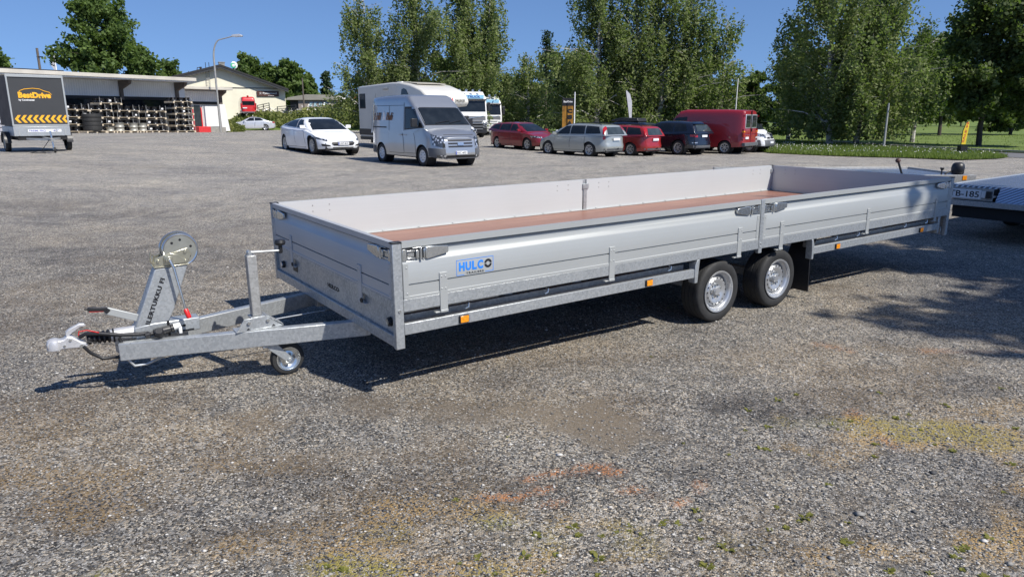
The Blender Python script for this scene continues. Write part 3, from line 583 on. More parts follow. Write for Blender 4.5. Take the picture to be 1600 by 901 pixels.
# winch post: folded channel with lettering
m = MB(); y0, y1 = YC-.052, YC+.052
poly = [(-1.262, .372), (-1.083, .793), (-.893, .797), (-1.003, .520), (-1.072, .395)]
m.prism(poly, 1, y0, y1); wp = m.build('winch_post', 'galv', trl, .006)
up = Vector((.179, 0, .421)).normalized(); rt = Vector((up.z, 0, -up.x))
lettering('TRAILERTUKKU FI', .40, .027, 'ink', wp, Vector((-1.255, y0-.0008, .385))+rt*.072, up, -rt, .045, .0015, spacing=1.12)
m = MB(); m.box(-1.09, y0-.006, .797, -.885, y1+.006, .805)
for ys in (y0+.0, y1-.006): m.prism([(-1.085, .805), (-1.075, .86), (-.885, .905), (-.862, .87), (-.895, .805)], 1, ys, ys+.006)
wb = m.build('winch_frame', 'yzinc', trl, .002)
m = MB(); wc = Vector((-.925, 0, .893))
for ys, r in ((YC-.043, .103), (YC+.03, .107)): m.lathe([(0, 0), (r*.93, 0), (r*.96, .004), (r, .012), (r, .016), (r*.95, .010), (r*.93, .004), (0, .004)], (wc.x, ys, wc.z), (0, 1, 0), 40)
m.cyl((wc.x, YC-.04, wc.z), (wc.x, YC+.03, wc.z), .035, n=20); dr = m.build('winch_drum', 'drum', wb)
m = MB(); m.lathe([(.093, -.001), (.100, -.004), (.105, .0), (.107, .008), (.103, .014)], (wc.x, YC-.043, wc.z), (0, 1, 0), 40); m.lathe([(.097, 0), (.107, .0), (.111, .008), (.107, .016)], (wc.x, YC+.03, wc.z), (0, 1, 0), 40); m.build('drum_rim', 'zinc', dr)
for a_ in (.3, 1.5, 2.3, 5.6):
    m = MB(); m.cyl((wc.x+.066*math.cos(a_), YC-.0445, wc.z+.066*math.sin(a_)), (wc.x+.066*math.cos(a_), YC-.043, wc.z+.066*math.sin(a_)), .008, n=8); m.build('drum_hole', 'ink', wb)
m = MB(); m.prism([(-1.03, .815), (-1.025, .865), (-.99, .885), (-.95, .872), (-.905, .832), (-.915, .815)], 1, y0-.014, y0-.002, True); m.cyl((-1.0, y0-.035, .846), (-1.0, y0-.012, .846), .022, n=16); m.cyl((-1.0, y0-.045, .846), (-1.0, y0-.035, .846), .012, n=12)
for p in ((-.90, .885), (-.905, .825), (-1.06, .84)): m.cyl((p[0], y0-.012, p[1]), (p[0], y0, p[1]), .011, n=8)
m.build('gear_cover', 'yzinc', wb, .002)
m = MB(); m.tube([(-1.075, y0-.01, .87), (-1.10, y0-.02, .90), (-1.105, y0-.02, .85), (-1.085, y0-.015, .82)], .006, 8); m.build('winch_loop', 'yzinc', wb)
m = MB(); m.tube([(-1.0, y0-.045, .846), (-.985, y0-.062, .80), (-.945, y0-.07, .50)], .0085, 10); ck = m.build('winch_crank', 'zinc', trl)
m = MB(); m.lathe([(0, 0), (.012, .0), (.015, .01), (.015, .055), (.011, .062), (0, .062)], (-.949, y0-.07, .53), (.25, -.35, -1), 14); m.build('crank_grip', 'red', ck)
m = MB(); m.box(-.905, YC-.02, .80, -.88, YC+.02, .83); m.build('strap_guide', 'yzinc', wb)
# stand post with crank
yj = .915
m = MB(); m.box(-.585, yj-.03, .455, -.525, yj+.03, .852); sp = m.build('stand_post', 'galv_dull', trl, .006)
m = MB(); m.prism([(-.70, .372), (-.645, .452), (-.505, .452), (-.40, .372)], 1, yj-.055, yj-.048); m.box(-.70, yj-.055, .372, -.40, yj+.05, .378); m.prism([(-.505, .452), (-.40, .378), (-.40, .384), (-.499, .455)], 1, yj-.05, yj+.05)
m.box(-.60, yj-.048, .446, -.51, yj+.04, .455); br = m.build('stand_bracket', 'galv', trl, .002)
m = MB()
for x in (-.62, -.50): m.cyl((x, yj-.067, .425), (x, yj-.054, .425), .011, n=6)
m.build('bolt', 'zinc', br)
m = MB()
for x in (-.625, -.465): m.prism([(x-.012, .3795), (x, .392), (x+.014, .3795)], 1, yj-.057, yj-.0552)
m.build('drain_hole', 'ink', br)
m = MB(); m.cyl((-.563, yj, .852), (-.563, yj, .868), .018, n=10); m.cyl((-.563, yj-.02, .872), (-.563, yj+.02, .872), .011, n=8); m.tube([(-.563, yj, .872), (-.53, yj, .868), (-.37, yj, .860)], .0075, 8); ckj = m.build('stand_crank', 'galv', sp)
m = MB(); m.lathe([(0, 0), (.011, 0), (.014, .012), (.012, .05), (.03, .055), (.036, .07), (.030, .088), (0, .094)], (-.362, yj, .842), (0, 0, 1), 18); m.build('crank_knob', 'black', trl)
# jockey wheel
xw, yw, zw = -.388, .885, .139
m = MB(); m.lathe([(0, .010), (.022, .012), (.03, .004), (.05, .0), (.062, .008), (.072, .010), (.075, .020), (.080, .021)], (xw, yw-.012, zw), (0, -1, 0), 28); jw = m.build('jockey_wheel', 'zinc', trl)
m = MB(); m.lathe([(.078, -.026), (.09, -.030), (.104, -.027), (.111, -.012), (.111, .012), (.104, .027), (.09, .030), (.078, .026)], (xw, yw, zw), (0, 1, 0), 32); m.build('tyre', 'rubber', jw)
m = MB()
for dy in (-.042, .036): m.prism([(-.535, .262), (-.46, .262), (-.37, .150), (-.378, .125), (-.40, .122), (-.50, .215)], 1, yw+dy, yw+dy+.006)
m.cyl((xw, yw-.052, zw), (xw, yw+.045, zw), .010, n=10); m.cyl((xw, yw-.06, zw), (xw, yw-.05, zw), .014, n=6); m.box(-.55, yw-.045, .245, -.46, yw+.045, .26); m.build('wheel_fork', 'galv', jw, .002)
# ================================================================== ROAD VEHICLES (x forward, y to the left, z up, origin on the ground under the middle)
_wheel = {}
def wheel_meshes(R_, w, style, rimc):
    k = (R_, w, style, rimc)
    if k in _wheel: return _wheel[k]
    rr = R_*(.66 if style != 'steel' else .6)
    t = MB(); t.lathe([(rr-.01, -w*.42), (rr+.01, -w*.46), (R_*.85, -w*.5), (R_*.96, -w*.45), (R_, -w*.33), (R_, w*.33), (R_*.96, w*.45), (R_*.85, w*.5), (rr+.01, w*.46), (rr-.01, w*.42)], (0, 0, 0), (0, 1, 0), 28)
    tm = t.mesh('tyre', 'rubber')
    r = MB(); r.lathe([(rr-.035, w*.36), (rr-.012, w*.40), (rr, w*.47), (rr+.008, w*.46)], (0, 0, 0), (0, 1, 0), 28); r.lathe([(rr-.035, w*.36), (rr-.05, .0)], (0, 0, 0), (0, 1, 0), 28); rm = r.mesh('rim', rimc)
    h = MB()
    if style == 'steel':
        h.lathe([(0, w*.46), (rr*.25, w*.45), (rr*.45, w*.36), (rr*.75, w*.38), (rr*.97, w*.30)], (0, 0, 0), (0, 1, 0), 28); h.cur = 1
        for q in range(8): a = q*math.pi/4; c = Vector((math.cos(a)*rr*.66, w*.385, math.sin(a)*rr*.66)); h.cyl(c, c+Vector((0, .004, 0)), rr*.085, n=8)
        hm = h.mesh('wheel', [rimc, 'ink'])
    else:
        n = {'five': 5, 'ten': 10, 'seven': 7}[style]; wd = {'five': .30, 'ten': .15, 'seven': .22}[style]
        h.cyl((0, w*.22, 0), (0, w*.40, 0), rr*.24, rr*.17, 14)
        for q in range(n):
            a = q*2*math.pi/n+.3; d = Vector((math.cos(a), 0, math.sin(a))); e = Vector((-d.z, 0, d.x))
            p = [d*rr*.12+e*rr*wd*.4, d*rr*.12-e*rr*wd*.4, d*rr*.94-e*rr*wd*.62, d*rr*.94+e*rr*wd*.62]
            vs = [v+Vector((0, w*.39, 0)) for v in p[:2]]+[v+Vector((0, w*.42, 0)) for v in p[2:]]+[v+Vector((0, w*.27, 0)) for v in p]
            h.add(vs, [(0, 1, 2, 3), (0, 4, 5, 1), (1, 5, 6, 2), (2, 6, 7, 3), (3, 7, 4, 0)])
        h.cur = 1; h.lathe([(0, 0), (rr-.02, 0)], (0, w*.05, 0), (0, 1, 0), 20)
        hm = h.mesh('wheel', [rimc, 'dark'])
    _wheel[k] = (hm, rm, tm); return _wheel[k]
def add_wheel(root, x, y, R_, w, style, rimc, s, turn=0):
    hm, rm, tm = wheel_meshes(R_, w, style, rimc)
    o = part('wheel', hm, root, (x, y, R_), (0, random.uniform(0, 1)*s, 0 if s > 0 else math.pi)); o.rotation_euler.z += turn
    part('rim', rm, o); part('tyre', tm, o); return o
class Car:
    def __init__(s, root, L, W, H, wb, fo, Rw, belt, roof, pm, wstyle='five', rimc='rim', sill=.22, n=4.6, gn=5., k=.32, crown=.05, nose=None, tail=None, gw=.96, trim=None, arch=.045, ww=.21, wy=.02, van=False):
        s.van = van; s.drop = .12 if van else .03
        s.root = root; s.L, s.W, s.H = L, W, H; s.n = n; s.gn = gn; s.k = k; s.gw = gw
        s.bx, s.bz = zip(*belt); s.rx, s.rz = zip(*roof)
        s.nose = nose or [(.2, .12), (.4, .0), (.6, .03), (.8, .14), (1.1, .3)]; s.tail = tail or [(.2, .10), (.45, .0), (.75, .03), (1.0, .08)]
        s.xf = L/2-fo; s.xr = s.xf-wb; s.Rw = Rw; s.Ra = Rw+arch; s.sill = sill; s.pm = pm
        # wall grid
        Xs = set(np.linspace(-.96, .96, 90)); 
        for xa in (s.xf, s.xr):
            for q in np.linspace(-1, 1, 21): Xs.add((xa+q*s.Ra)/(L/2))
            Xs.add((xa-s.Ra*1.004)/(L/2)); Xs.add((xa+s.Ra*1.004)/(L/2))
        us = sorted({round(s.u_x(x), 6) for x in Xs} | {round(s.u_y(y), 6) for y in np.linspace(0, .93, 14)} | {round(math.pi-s.u_y(y), 6) for y in np.linspace(0, .93, 14)})
        full = us+[2*math.pi-u for u in reversed(us) if 1e-5 < u < math.pi-1e-5]
        rows = []; rr = .06
        for u in full:
            xn = s.unit(u)[0]*L/2; zb = s.zb(xn); zt = s.belt(xn); col = []
            for t in np.linspace(0, 1, 9): col.append(s.wall(u, zb+(zt-rr-zb)*t))
            for a in (.35, .7, 1.1, 1.45): 
                z = zt-rr+rr*math.sin(a); col.append(s.wall(u, z, rr*(1-math.cos(a))*1.3))
            rows.append(col)
        rows.append(rows[0]); m = MB(); m.grid(rows)
        # top cap pairs left and right points
        h = len(us); P = []
        for i in range(h):
            a = Vector(rows[i][-1]); b = Vector(rows[(len(full)-i) % len(full)][-1]); l = []
            for t in np.linspace(0, 1, 9):
                q = a.lerp(b, t); q.z += crown*(1-(2*t-1)**2)*min(1, a.y/(W*.4))*1.; l.append(q)
            P.append(l)
        m.grid(P)
        s.body = m.build('body', pm, root, 0, sharp=42)
        # greenhouse
        x0, x1 = s.rx[0], s.rx[-1]; st = np.unique(np.concatenate([np.linspace(x0, x1, 50), np.array(s.rx)])); P = []
        for x in st: P.append([s.sec(x, v) for v in np.linspace(0, math.pi, 41)])
        m = MB(); m.grid(P)
        for i in (0, -1): m.add(P[i], [tuple(range(41))])
        m.build('roof', pm, root, 0, sharp=42)
        m = MB(); m.box(-L/2+.12, -W/2+.28, sill-.02, L/2-.12, W/2-.28, min(s.bz)-.1); m.box(s.xr+s.Ra, -W/2+.05, sill-.03, s.xf-s.Ra, W/2-.05, sill+.03)
        for xa in (s.xf, s.xr):
            for sy in (1, -1):
                prof = [(s.Ra+.012, 0), (s.Ra+.012, .3), (.0, .3)]
                m.lathe(prof, (xa, sy*(W/2-.045), Rw+.005), (0, -sy, 0), 24)
        m.build('underbody', 'dark', root, fixn=False)
        for xa in (s.xf, s.xr):
            for sy in (1, -1): add_wheel(root, xa, sy*(W/2-wy-ww/2-.01), Rw, ww, wstyle, rimc, sy)
    def unit(s, u): c, d = math.cos(u), math.sin(u); return (math.copysign(abs(c)**(2/s.n), c), math.copysign(abs(d)**(2/s.n), d))
    def u_x(s, X): X = max(-1, min(1, X)); c = abs(X)**(s.n/2); return math.acos(math.copysign(c, X))
    def u_y(s, Y): return math.asin(min(1, abs(Y)**(s.n/2)))
    def belt(s, x): return float(np.interp(x, s.bx, s.bz))
    def zb(s, x):
        z = s.sill+.05*max(0, (abs(x)-s.L/2+.7)/.7)
        for xa in (s.xf, s.xr):
            d = abs(x-xa)
            if d < s.Ra: z = max(z, s.Rw+math.sqrt(s.Ra**2-d*d))
        return z
    def wall(s, u, z, ins=0.):
        X, Y = s.unit(u); xf = s.L/2-float(np.interp(z, *zip(*s.nose))); xr = -s.L/2+float(np.interp(z, *zip(*s.tail)))
        hw = s.W/2*(float(np.interp(z, (.15, .35, .6, .9, 1.2), (.95, .99, 1, .985, .97)))); 
        return ((xf+xr)/2+X*((xf-xr)/2-ins), Y*(hw-ins), z)
    def gzt(s, x): return float(np.interp(x, s.rx, s.rz))
    def sec(s, x, v):
        zb = s.belt(x)-s.drop; h = max(.001, s.gzt(x)-zb); tz = abs(math.sin(v))**(2/s.gn); z = zb+h*tz
        xm = (s.rx[0]+s.rx[-1])/2; hl = (s.rx[-1]-s.rx[0])/2; tp = max(.86, (1-min(.9999, abs(2*x/s.L))**s.n)**(1/s.n)) if s.van else 1-.07*abs((x-xm)/hl)**4
        w = s.W/2*s.gw*tp-s.k*h*tz; c = math.cos(v); return (x, math.copysign(abs(c)**(2/s.gn), c)*w, z)
    def side_pt(s, x, z, sy):
        zb = s.belt(x)-s.drop; h = max(.01, s.gzt(x)-zb); r = max(.0, min(.985, (z-zb)/h)); v = math.asin(r**(s.gn/2)); p = s.sec(x, v); return (p[0], sy*p[1], p[2])
    def top_pt(s, x, y):
        lo, hi = 0., math.pi/2
        for _ in range(22):
            mid = (lo+hi)/2
            if s.sec(x, mid)[1] > abs(y): lo = mid
            else: hi = mid
        p = s.sec(x, (lo+hi)/2); return (x, y, p[2])
    def sheet(s, name, P, mt, off, parent=None, skirt=True):
        P = [[Vector(p) for p in r] for r in P]; a, b = len(P), len(P[0]); cen = Vector((0, 0, .3)); Q = []
        for i in range(a):
            q = []
            for j in range(b):
                du = P[min(i+1, a-1)][j]-P[max(i-1, 0)][j]; dv = P[i][min(j+1, b-1)]-P[i][max(j-1, 0)][j] if False else P[i][min(j+1, b-1)]-P[i][max(j-1, 0)]
                n = du.cross(dv); n = n.normalized() if n.length > 1e-9 else Vector((0, 0, 1))
                if n.dot(P[i][j]-cen) < 0: n = -n
                q.append(P[i][j]+n*off)
            Q.append(q)
        m = MB(); m.grid(Q); return m.build(name, mt, parent or s.root)
    def quad(s, c, f, nu, nv):
        out = []
        for i in range(nu+1):
            t = i/nu; r = []
            for j in range(nv+1):
                q = j/nv; a = [c[0][k]*(1-t)+c[1][k]*t for k in (0, 1)]; b = [c[3][k]*(1-t)+c[2][k]*t for k in (0, 1)]
                r.append(f(a[0]*(1-q)+b[0]*q, a[1]*(1-q)+b[1]*q))
            out.append(r)
        return out
    def window(s, c, name='side_window', off=.006, mt='glass', sides=(1, -1)):
        for sy in sides:
            cc = c; s.sheet(name, s.quad(cc, lambda x, z: s.side_pt(x, z, sy), 8, 5), mt, off)
    def pane(s, x0, y0, x1, y1, name, off=.006, mt='glass', nu=6):   # x0 base of glass, x1 its top
        o = s.sheet(name, s.quad([(x0, y0), (x0, -y0), (x1, -y1), (x1, y1)], s.top_pt, 14, nu), mt, off); d = .045; e = .02*(1 if x0 > x1 else -1)
        s.sheet('window_seal', s.quad([(x0+e, y0+d), (x0+e, -y0-d), (x1-e, -y1-d), (x1-e, y1+d)], s.top_pt, 14, nu), 'ink', off-.004, o)
    def fascia(s, c, name, mt, off=.006, front=True, mirror=False, nu=8, nv=4, parent=None):
        """c: four (y, z) on the nose or tail"""
        for m_ in ((1, -1) if mirror else (1,)):
            def f(y, z):
                y = y*m_; u = s.u_y(y/(s.W/2)); u = u if y >= 0 else -u
                return s.wall(u if front else math.pi-u, z)
            o = s.sheet(name, s.quad(c, f, nu, nv), mt, off, parent)
        return o
    def corner(s, y0, x1, zs, name, mt, off=.006, front=True):
        """lamp that wraps from y0 on the nose round to x1 on the flank; zs = (z low/high at y0, z low/high at x1)"""
        for sy in (1, -1):
            ua = s.u_y(y0/(s.W/2)); ub = s.u_x(x1/(s.L/2)); 
            if not front: ua = math.pi-ua
            P = []
            for i in range(11):
                t = i/10; u = ua*(1-t)+ub*t; lo = zs[0]*(1-t)+zs[2]*t; hi = zs[1]*(1-t)+zs[3]*t
                P.append([(lambda p: (p[0], p[1]*sy, p[2]))(s.wall(u, lo+(hi-lo)*j/4)) for j in range(5)])
            s.sheet(name, P, mt, off)
    def door(s, x0, x1, z0=None, seam=True, handle=None, z1=None, sides=(1, -1), mt=None):
        for sy in sides:
            def f(x, z):
                p = s.wall(s.u_x(x/(s.L/2)), z); return (p[0], sy*p[1], p[2])
            z0_ = z0 or s.sill+.08; zt = z1 or (s.belt((x0+x1)/2)-.07)
            g = s.sheet('door', s.quad([(x0, z0_), (x1, z0_), (x1, zt), (x0, zt)], f, 5, 4), mt or s.pm, .007)
            s.sheet('door_gap', s.quad([(x0-.014, z0_-.014), (x1+.014, z0_-.014), (x1+.014, zt+.004), (x0-.014, zt+.004)], f, 5, 4), 'ink', .002, g)
            if handle is not None:
                p = f(handle, zt-.10); m = MB(); m.box(p[0]-.09, p[1]-.02, p[2]-.015, p[0]+.09, p[1]+sy*.035, p[2]+.015); m.build('handle', mt or s.pm, g, .006)
    def mirror(s, x, z, mt='black', d=(.10, .20, .13)):
        for sy in (1, -1):
            p = s.side_pt(x, z, sy); m = MB(); m.box(p[0]-d[0]/2, p[1]+sy*.05, z-.03, p[0]+d[0]/2, p[1]+sy*(.05+d[1]), z-.03+d[2]); m.box(p[0]-.02, p[1]-sy*.03, z-.02, p[0]+.03, p[1]+sy*.08, z+.01); m.build('mirror', mt, s.root, .03)
    def plate(s, front, z, txt=None, y=0, w=.46, h=.11, blue=True):
        u = s.u_y(abs(y)/(s.W/2)); p = s.wall((u if y >= 0 else -u) if front else math.pi-u, z); d = 1 if front else -1; x = p[0]+d*.03
        m = MB(); m.box(x-.03, y-w/2, z-h/2, x+.002, y+w/2, z+h/2); o = m.build('number_plate', 'plate', s.root, .003)
        ys = d
        if blue: m = MB(); m.box(x+d*.001, y-ys*(w/2-.005), z-h/2+.005, x+d*.0035, y-ys*(w/2-.045), z+h/2-.005); m.build('plate_band', 'navy', o)
        if txt: lettering(txt, w*.78, h*.66, 'ink', o, (x+d*.002, y-ys*w*.36, z-h*.33), (0, ys, 0), (0, 0, 1), .02, .002)
    def rails(s, xa, xb, mt='black'):
        for sy in (1, -1):
            pts = []
            for x in np.linspace(xa, xb, 9):
                zb = s.belt(x)-s.drop; z = zb+(s.gzt(x)-zb)*.965; p = s.side_pt(x, z, sy); e = 0 if x in (xa, xb) else .045; pts.append((x, p[1], p[2]+e+.01))
            m = MB(); m.tube(pts, .014, 6); m.build('roof_rail', mt, s.root)
def place(name, pos, yaw, label, cat, group=None, sc=1.):
    return empty(name, (pos[0], pos[1], float(gz(pos[0], pos[1]))-.004), R(yaw), label, cat, group, sc)
M['bronze'] = mat('bronze_print', (.26, .13, .07), .5)
G_CARS = 'vehicles parked on the gravel yard'
# ---- white sedan
r = place('parked_car', (-8.45, 31.5), 307.7, 'glossy white saloon with dark grille and smooth fastback roof, left of the silver van', 'car', G_CARS, 1.025)
c = Car(r, 4.97, 1.96, 1.44, 2.96, .93, .35, [(-2.49, .90), (-2.3, 1.0), (-1.8, 1.06), (-.8, 1.0), (.75, .965), (1.25, .93), (1.8, .82), (2.2, .70), (2.49, .56)],
        [(-2.15, 1.0), (-1.7, 1.17), (-1.2, 1.31), (-.7, 1.40), (-.2, 1.44), (.15, 1.43), (.45, 1.37), (.8, 1.22), (1.1, 1.05), (1.38, .91)], 'p_white', 'ten', 'rim', nose=[(.15, .12), (.28, .02), (.42, .0), (.55, .05), (.7, .22)], sill=.19, gw=.93, k=.38)
c.pane(1.27, .72, .42, .56, 'windshield'); c.pane(-1.95, .62, -.95, .5, 'rear_window')
c.window([(-.05, 1.03), (.78, 1.0), (.30, 1.335), (-.05, 1.36)]); c.window([(-1.25, 1.09), (-.11, 1.035), (-.11, 1.36), (-.85, 1.315)]); c.window([(-1.55, 1.11), (-1.30, 1.095), (-.92, 1.30), (-1.2, 1.235)])
c.door(-.1, .95, handle=.1); c.door(-1.15, -.12, handle=-.95)
c.fascia([(-.40, .36), (.40, .36), (.50, .44), (-.50, .44)], 'grille', 'ink', .012); c.fascia([(-.50, .44), (.50, .44), (.42, .53), (-.42, .53)], 'grille', 'ink', .012); c.fascia([(-.44, .50), (.44, .50), (.42, .53), (-.42, .53)], 'grille_bar', 'zinc', .02); c.fascia([(.52, .33), (.80, .34), (.82, .43), (.56, .38)], 'air_intake', 'ink', .004, mirror=True); c.fascia([(-.45, .26), (.45, .26), (.45, .295), (-.45, .295)], 'air_intake', 'ink', .01)
c.corner(.62, 1.98, (.52, .59, .62, .70), 'headlight', 'lamp'); c.mirror(.82, 1.03, 'p_white'); c.plate(True, .43, 'UXT-810'); c.corner(.55, -2.2, (.78, .9, .82, .9), 'tail_light', 'tail', front=False)
# ---- silver panel van
r = place('silver_van', (-3.19, 26.0), 307.5, 'silver high-roof panel van with grey bumpers and script lettering on its side', 'van', G_CARS)
c = Car(r, 4.9, 1.97, 2.36, 2.93, .93, .335, [(-2.45, 1.15), (-1.0, 1.18), (1.0, 1.2), (1.35, 1.33), (1.7, 1.33), (2.05, 1.20), (2.3, 1.06), (2.45, .93)],
        [(-2.44, 1.18), (-2.42, 1.8), (-2.36, 2.18), (-2.22, 2.32), (-1.2, 2.36), (0, 2.37), (.42, 2.36), (.56, 2.32), (.86, 2.08), (1.02, 1.94), (1.3, 1.68), (1.68, 1.33)], 'p_silver', 'steel', 'white', van=True, n=6.5, gn=13, k=.06, gw=.985, sill=.30, nose=[(.2, .08), (.4, .0), (.6, .015), (.85, .06), (1.0, .12), (1.2, .3)], tail=[(.3, .02), (1.2, .0)], ww=.2, crown=.05, arch=.055)
c.pane(1.64, .86, 1.04, .80, 'windshield', nu=8); c.fascia([(-.6, 1.03), (.6, 1.03), (.6, 1.05), (-.6, 1.05)], 'bonnet_slot', 'black')
c.window([(.42, 1.22), (1.50, 1.30), (1.02, 1.88), (.42, 1.90)]); c.window([(.36, 1.18), (1.62, 1.26), (1.06, 1.96), (.36, 1.96)], 'window_seal', .002, 'ink')
c.door(.36, 1.12, .42, handle=.50, z1=1.12); c.door(-.75, .30, .40, handle=.2, z1=1.12)
c.window([(-.77, 1.15), (-.75, 1.15), (-.75, 2.0), (-.77, 2.0)], 'door_gap', mt='ink'); c.window([(.31, 1.15), (.33, 1.15), (.33, 2.3), (.31, 2.3)], 'door_gap', mt='ink'); c.window([(-2.3, 2.0), (.30, 2.0), (.30, 2.015), (-2.3, 2.015)], 'door_gap', mt='ink', off=.004); c.window([(-2.3, 1.235), (-.95, 1.235), (-.95, 1.28), (-2.3, 1.28)], 'door_track', mt='ink')
c.corner(.60, 1.93, (.28, .60, .34, .62), 'corner_bumper', 'bumper', .02); c.corner(.6, -1.85, (.34, .60, .34, .60), 'corner_bumper', 'bumper', .02, front=False)
c.fascia([(-.64, .27), (.64, .27), (.64, .31), (-.64, .31)], 'front_bumper', 'bumper', .018); c.fascia([(-.56, .31), (.56, .31), (.56, .385), (-.56, .385)], 'lower_intake', 'ink', .012)
for z in (.64, .74, .84): c.fascia([(-.47, z), (.47, z), (.49, z+.05), (-.49, z+.05)], 'grille_slot', 'ink', .008)
c.fascia([(-.12, .70), (.12, .70), (.12, .79), (-.12, .79)], 'badge', 'zinc', .02)
c.corner(.60, 2.14, (.62, .98, .72, 1.06), 'headlight', 'lamp', .014); c.fascia([(.60, .32), (.84, .32), (.84, .40), (.60, .40)], 'fog_lamp', 'lamp', .026, mirror=True)
c.mirror(1.30, 1.32, 'black', (.12, .22, .28)); c.plate(True, .46, 'KIC-602')
for y_ in (-.45, .1):
    p_ = Vector(c.top_pt(1.60, y_)); q_ = Vector(c.top_pt(1.52, y_+.6 if y_ < 0 else y_+.5)); m = MB(); m.tube([p_+Vector((.02, 0, .02)), q_+Vector((.02, 0, .03))], .012, 5); m.build('wiper', 'ink', r)
p = c.side_pt(-1.2, 1.50, -1); sgn_y = p[1]+.002
lettering('Hill', .52, .27, 'bronze', r, (-1.90, sgn_y, 1.50), (1, 0, 0), (0, 0, 1), -.012, .02, shear=.4); lettering('Bali', .50, .27, 'bronze', r, (-.98, sgn_y, 1.50), (1, 0, 0), (0, 0, 1), -.012, .02, shear=.4)
m = MB(); m.prism([(-1.30, 1.47), (-1.02, 1.47), (-1.12, 1.80), (-1.17, 1.80)], 1, sgn_y-.002, sgn_y+.02); m.build('bottle_emblem', 'whiteprint', r)
# ---- ruby estate
r = place('parked_car', (.60, 38.3), 307.5, 'dark ruby red estate car facing right, just beyond the silver-green estate', 'car', G_CARS, .955)
c = Car(r, 4.65, 1.79, 1.46, 2.7, .93, .32, [(-2.32, .98), (-1.6, 1.02), (0, .97), (.8, .95), (1.3, .93), (1.9, .82), (2.32, .66)],
        [(-2.26, 1.0), (-2.12, 1.18), (-1.9, 1.36), (-1.6, 1.42), (-.9, 1.455), (-.2, 1.46), (.2, 1.42), (.7, 1.24), (1.35, .93)], 'p_ruby', 'five', 'rim')
c.pane(1.22, .68, .34, .56, 'windshield'); c.pane(-2.2, .6, -1.93, .52, 'rear_window'); c.window([(-.05, 1.02), (.8, .99), (.28, 1.34), (-.05, 1.37)]); c.window([(-1.05, 1.04), (-.11, 1.02), (-.11, 1.37), (-1.0, 1.36)]); c.window([(-1.95, 1.12), (-1.11, 1.05), (-1.06, 1.36), (-1.6, 1.33)])
c.door(-.08, .95, handle=.12); c.door(-1.1, -.1, handle=-.95); c.corner(.5, 1.75, (.64, .72, .68, .78), 'headlight', 'lamp'); c.mirror(.82, 1.0, 'p_ruby'); c.fascia([(-.55, .3), (.55, .3), (.62, .46), (-.62, .46)], 'grille', 'black'); c.plate(True, .5)
c.corner(.5, -2.1, (.85, .98, .88, .96), 'tail_light', 'tail', front=False)
# ---- pale car behind
r = place('parked_car', (3.75, 41.5), 133, 'white car of which only the roof and windscreen show above the silver-green estate', 'car', G_CARS, .93)
c = Car(r, 4.3, 1.78, 1.48, 2.6, .85, .31, [(-2.15, .95), (0, .95), (1.2, .93), (2.15, .68)], [(-2.12, .95), (-1.95, 1.3), (-1.6, 1.43), (-.6, 1.48), (.1, 1.45), (.6, 1.27), (1.3, .93)], 'p_white', 'steel', 'rim')
c.pane(1.2, .68, .3, .56, 'windshield'); c.window([(-.05, 1.02), (.75, .99), (.2, 1.36), (-.05, 1.38)]); c.window([(-1.3, 1.02), (-.12, 1.02), (-.12, 1.38), (-1.2, 1.35)]); c.mirror(.8, 1.0, 'p_white')
# ---- the two estates and the white label texts
def estate(pos, yaw, sc, pm, label, glint):
    r = place('parked_car', pos, yaw, label, 'car', G_CARS, sc)
    c = Car(r, 4.45, 1.80, 1.5, 2.64, .88, .325, [(-2.22, .99), (-1.5, .99), (0, .97), (.85, .95), (1.3, .93), (1.85, .82), (2.22, .66)],
            [(-2.19, .98), (-2.13, 1.12), (-2.02, 1.32), (-1.9, 1.42), (-1.6, 1.47), (-.8, 1.5), (-.2, 1.5), (.2, 1.47), (.7, 1.28), (1.35, .93)], pm, 'seven', 'rim', tail=[(.2, .08), (.42, .0), (.56, .0), (.62, .05), (1.0, .06)], gn=6, k=.27)
    c.pane(1.22, .68, .34, .56, 'windshield'); c.sheet('rear_window', c.quad([(-2.175, .60), (-2.175, -.60), (-2.0, -.50), (-2.0, .50)], c.top_pt, 14, 8), 'glass_l', .01)
    c.window([(-.05, 1.02), (.82, 1.0), (.28, 1.37), (-.05, 1.4)]); c.window([(-.98, 1.03), (-.11, 1.02), (-.11, 1.4), (-.95, 1.4)]); c.window([(-1.93, 1.06), (-1.05, 1.04), (-1.02, 1.4), (-1.75, 1.36)])
    c.door(-.08, .95, handle=.12); c.door(-1.02, -.1, handle=-.85)
    c.corner(.72, -2.12, (.78, .98, .80, .97), 'tail_light', 'tail', .012, front=False)
    for sy in (1, -1):
        P = []
        for z in np.linspace(1.02, 1.38, 7):
            x = -2.17+(z-.98)*.36; P.append([c.side_pt(x+q, z, sy) for q in (.015, .05, .09)])
        c.sheet('tail_light_strip', P, 'tail', .01)
    c.fascia([(-.7, .30), (.7, .30), (.7, .39), (-.7, .39)], 'bumper_insert', 'bumper', .012, front=False); c.mirror(.82, 1.0, pm); c.plate(False, .80, 'SJK-384', w=.46); c.rails(-1.75, -.1)
    c.corner(.5, 1.75, (.66, .76, .7, .8), 'headlight', 'lamp')
    m = MB(); m.cyl((-2.24, 0, .36), (-2.32, 0, .36), .02, n=8); m.cyl((-2.32, 0, .35), (-2.32, 0, .42), .025, n=8); m.build('tow_ball', 'black', r)
    return c
estate((3.2, 33.7), 133, .97, 'p_grey', 'silver-green estate car with roof rails seen from behind, nearest in the row', False)
estate((5.35, 35.7), 134, .955, 'p_red', 'bright red estate car seen from behind, between the silver-green estate and the black four-wheel drive', True)
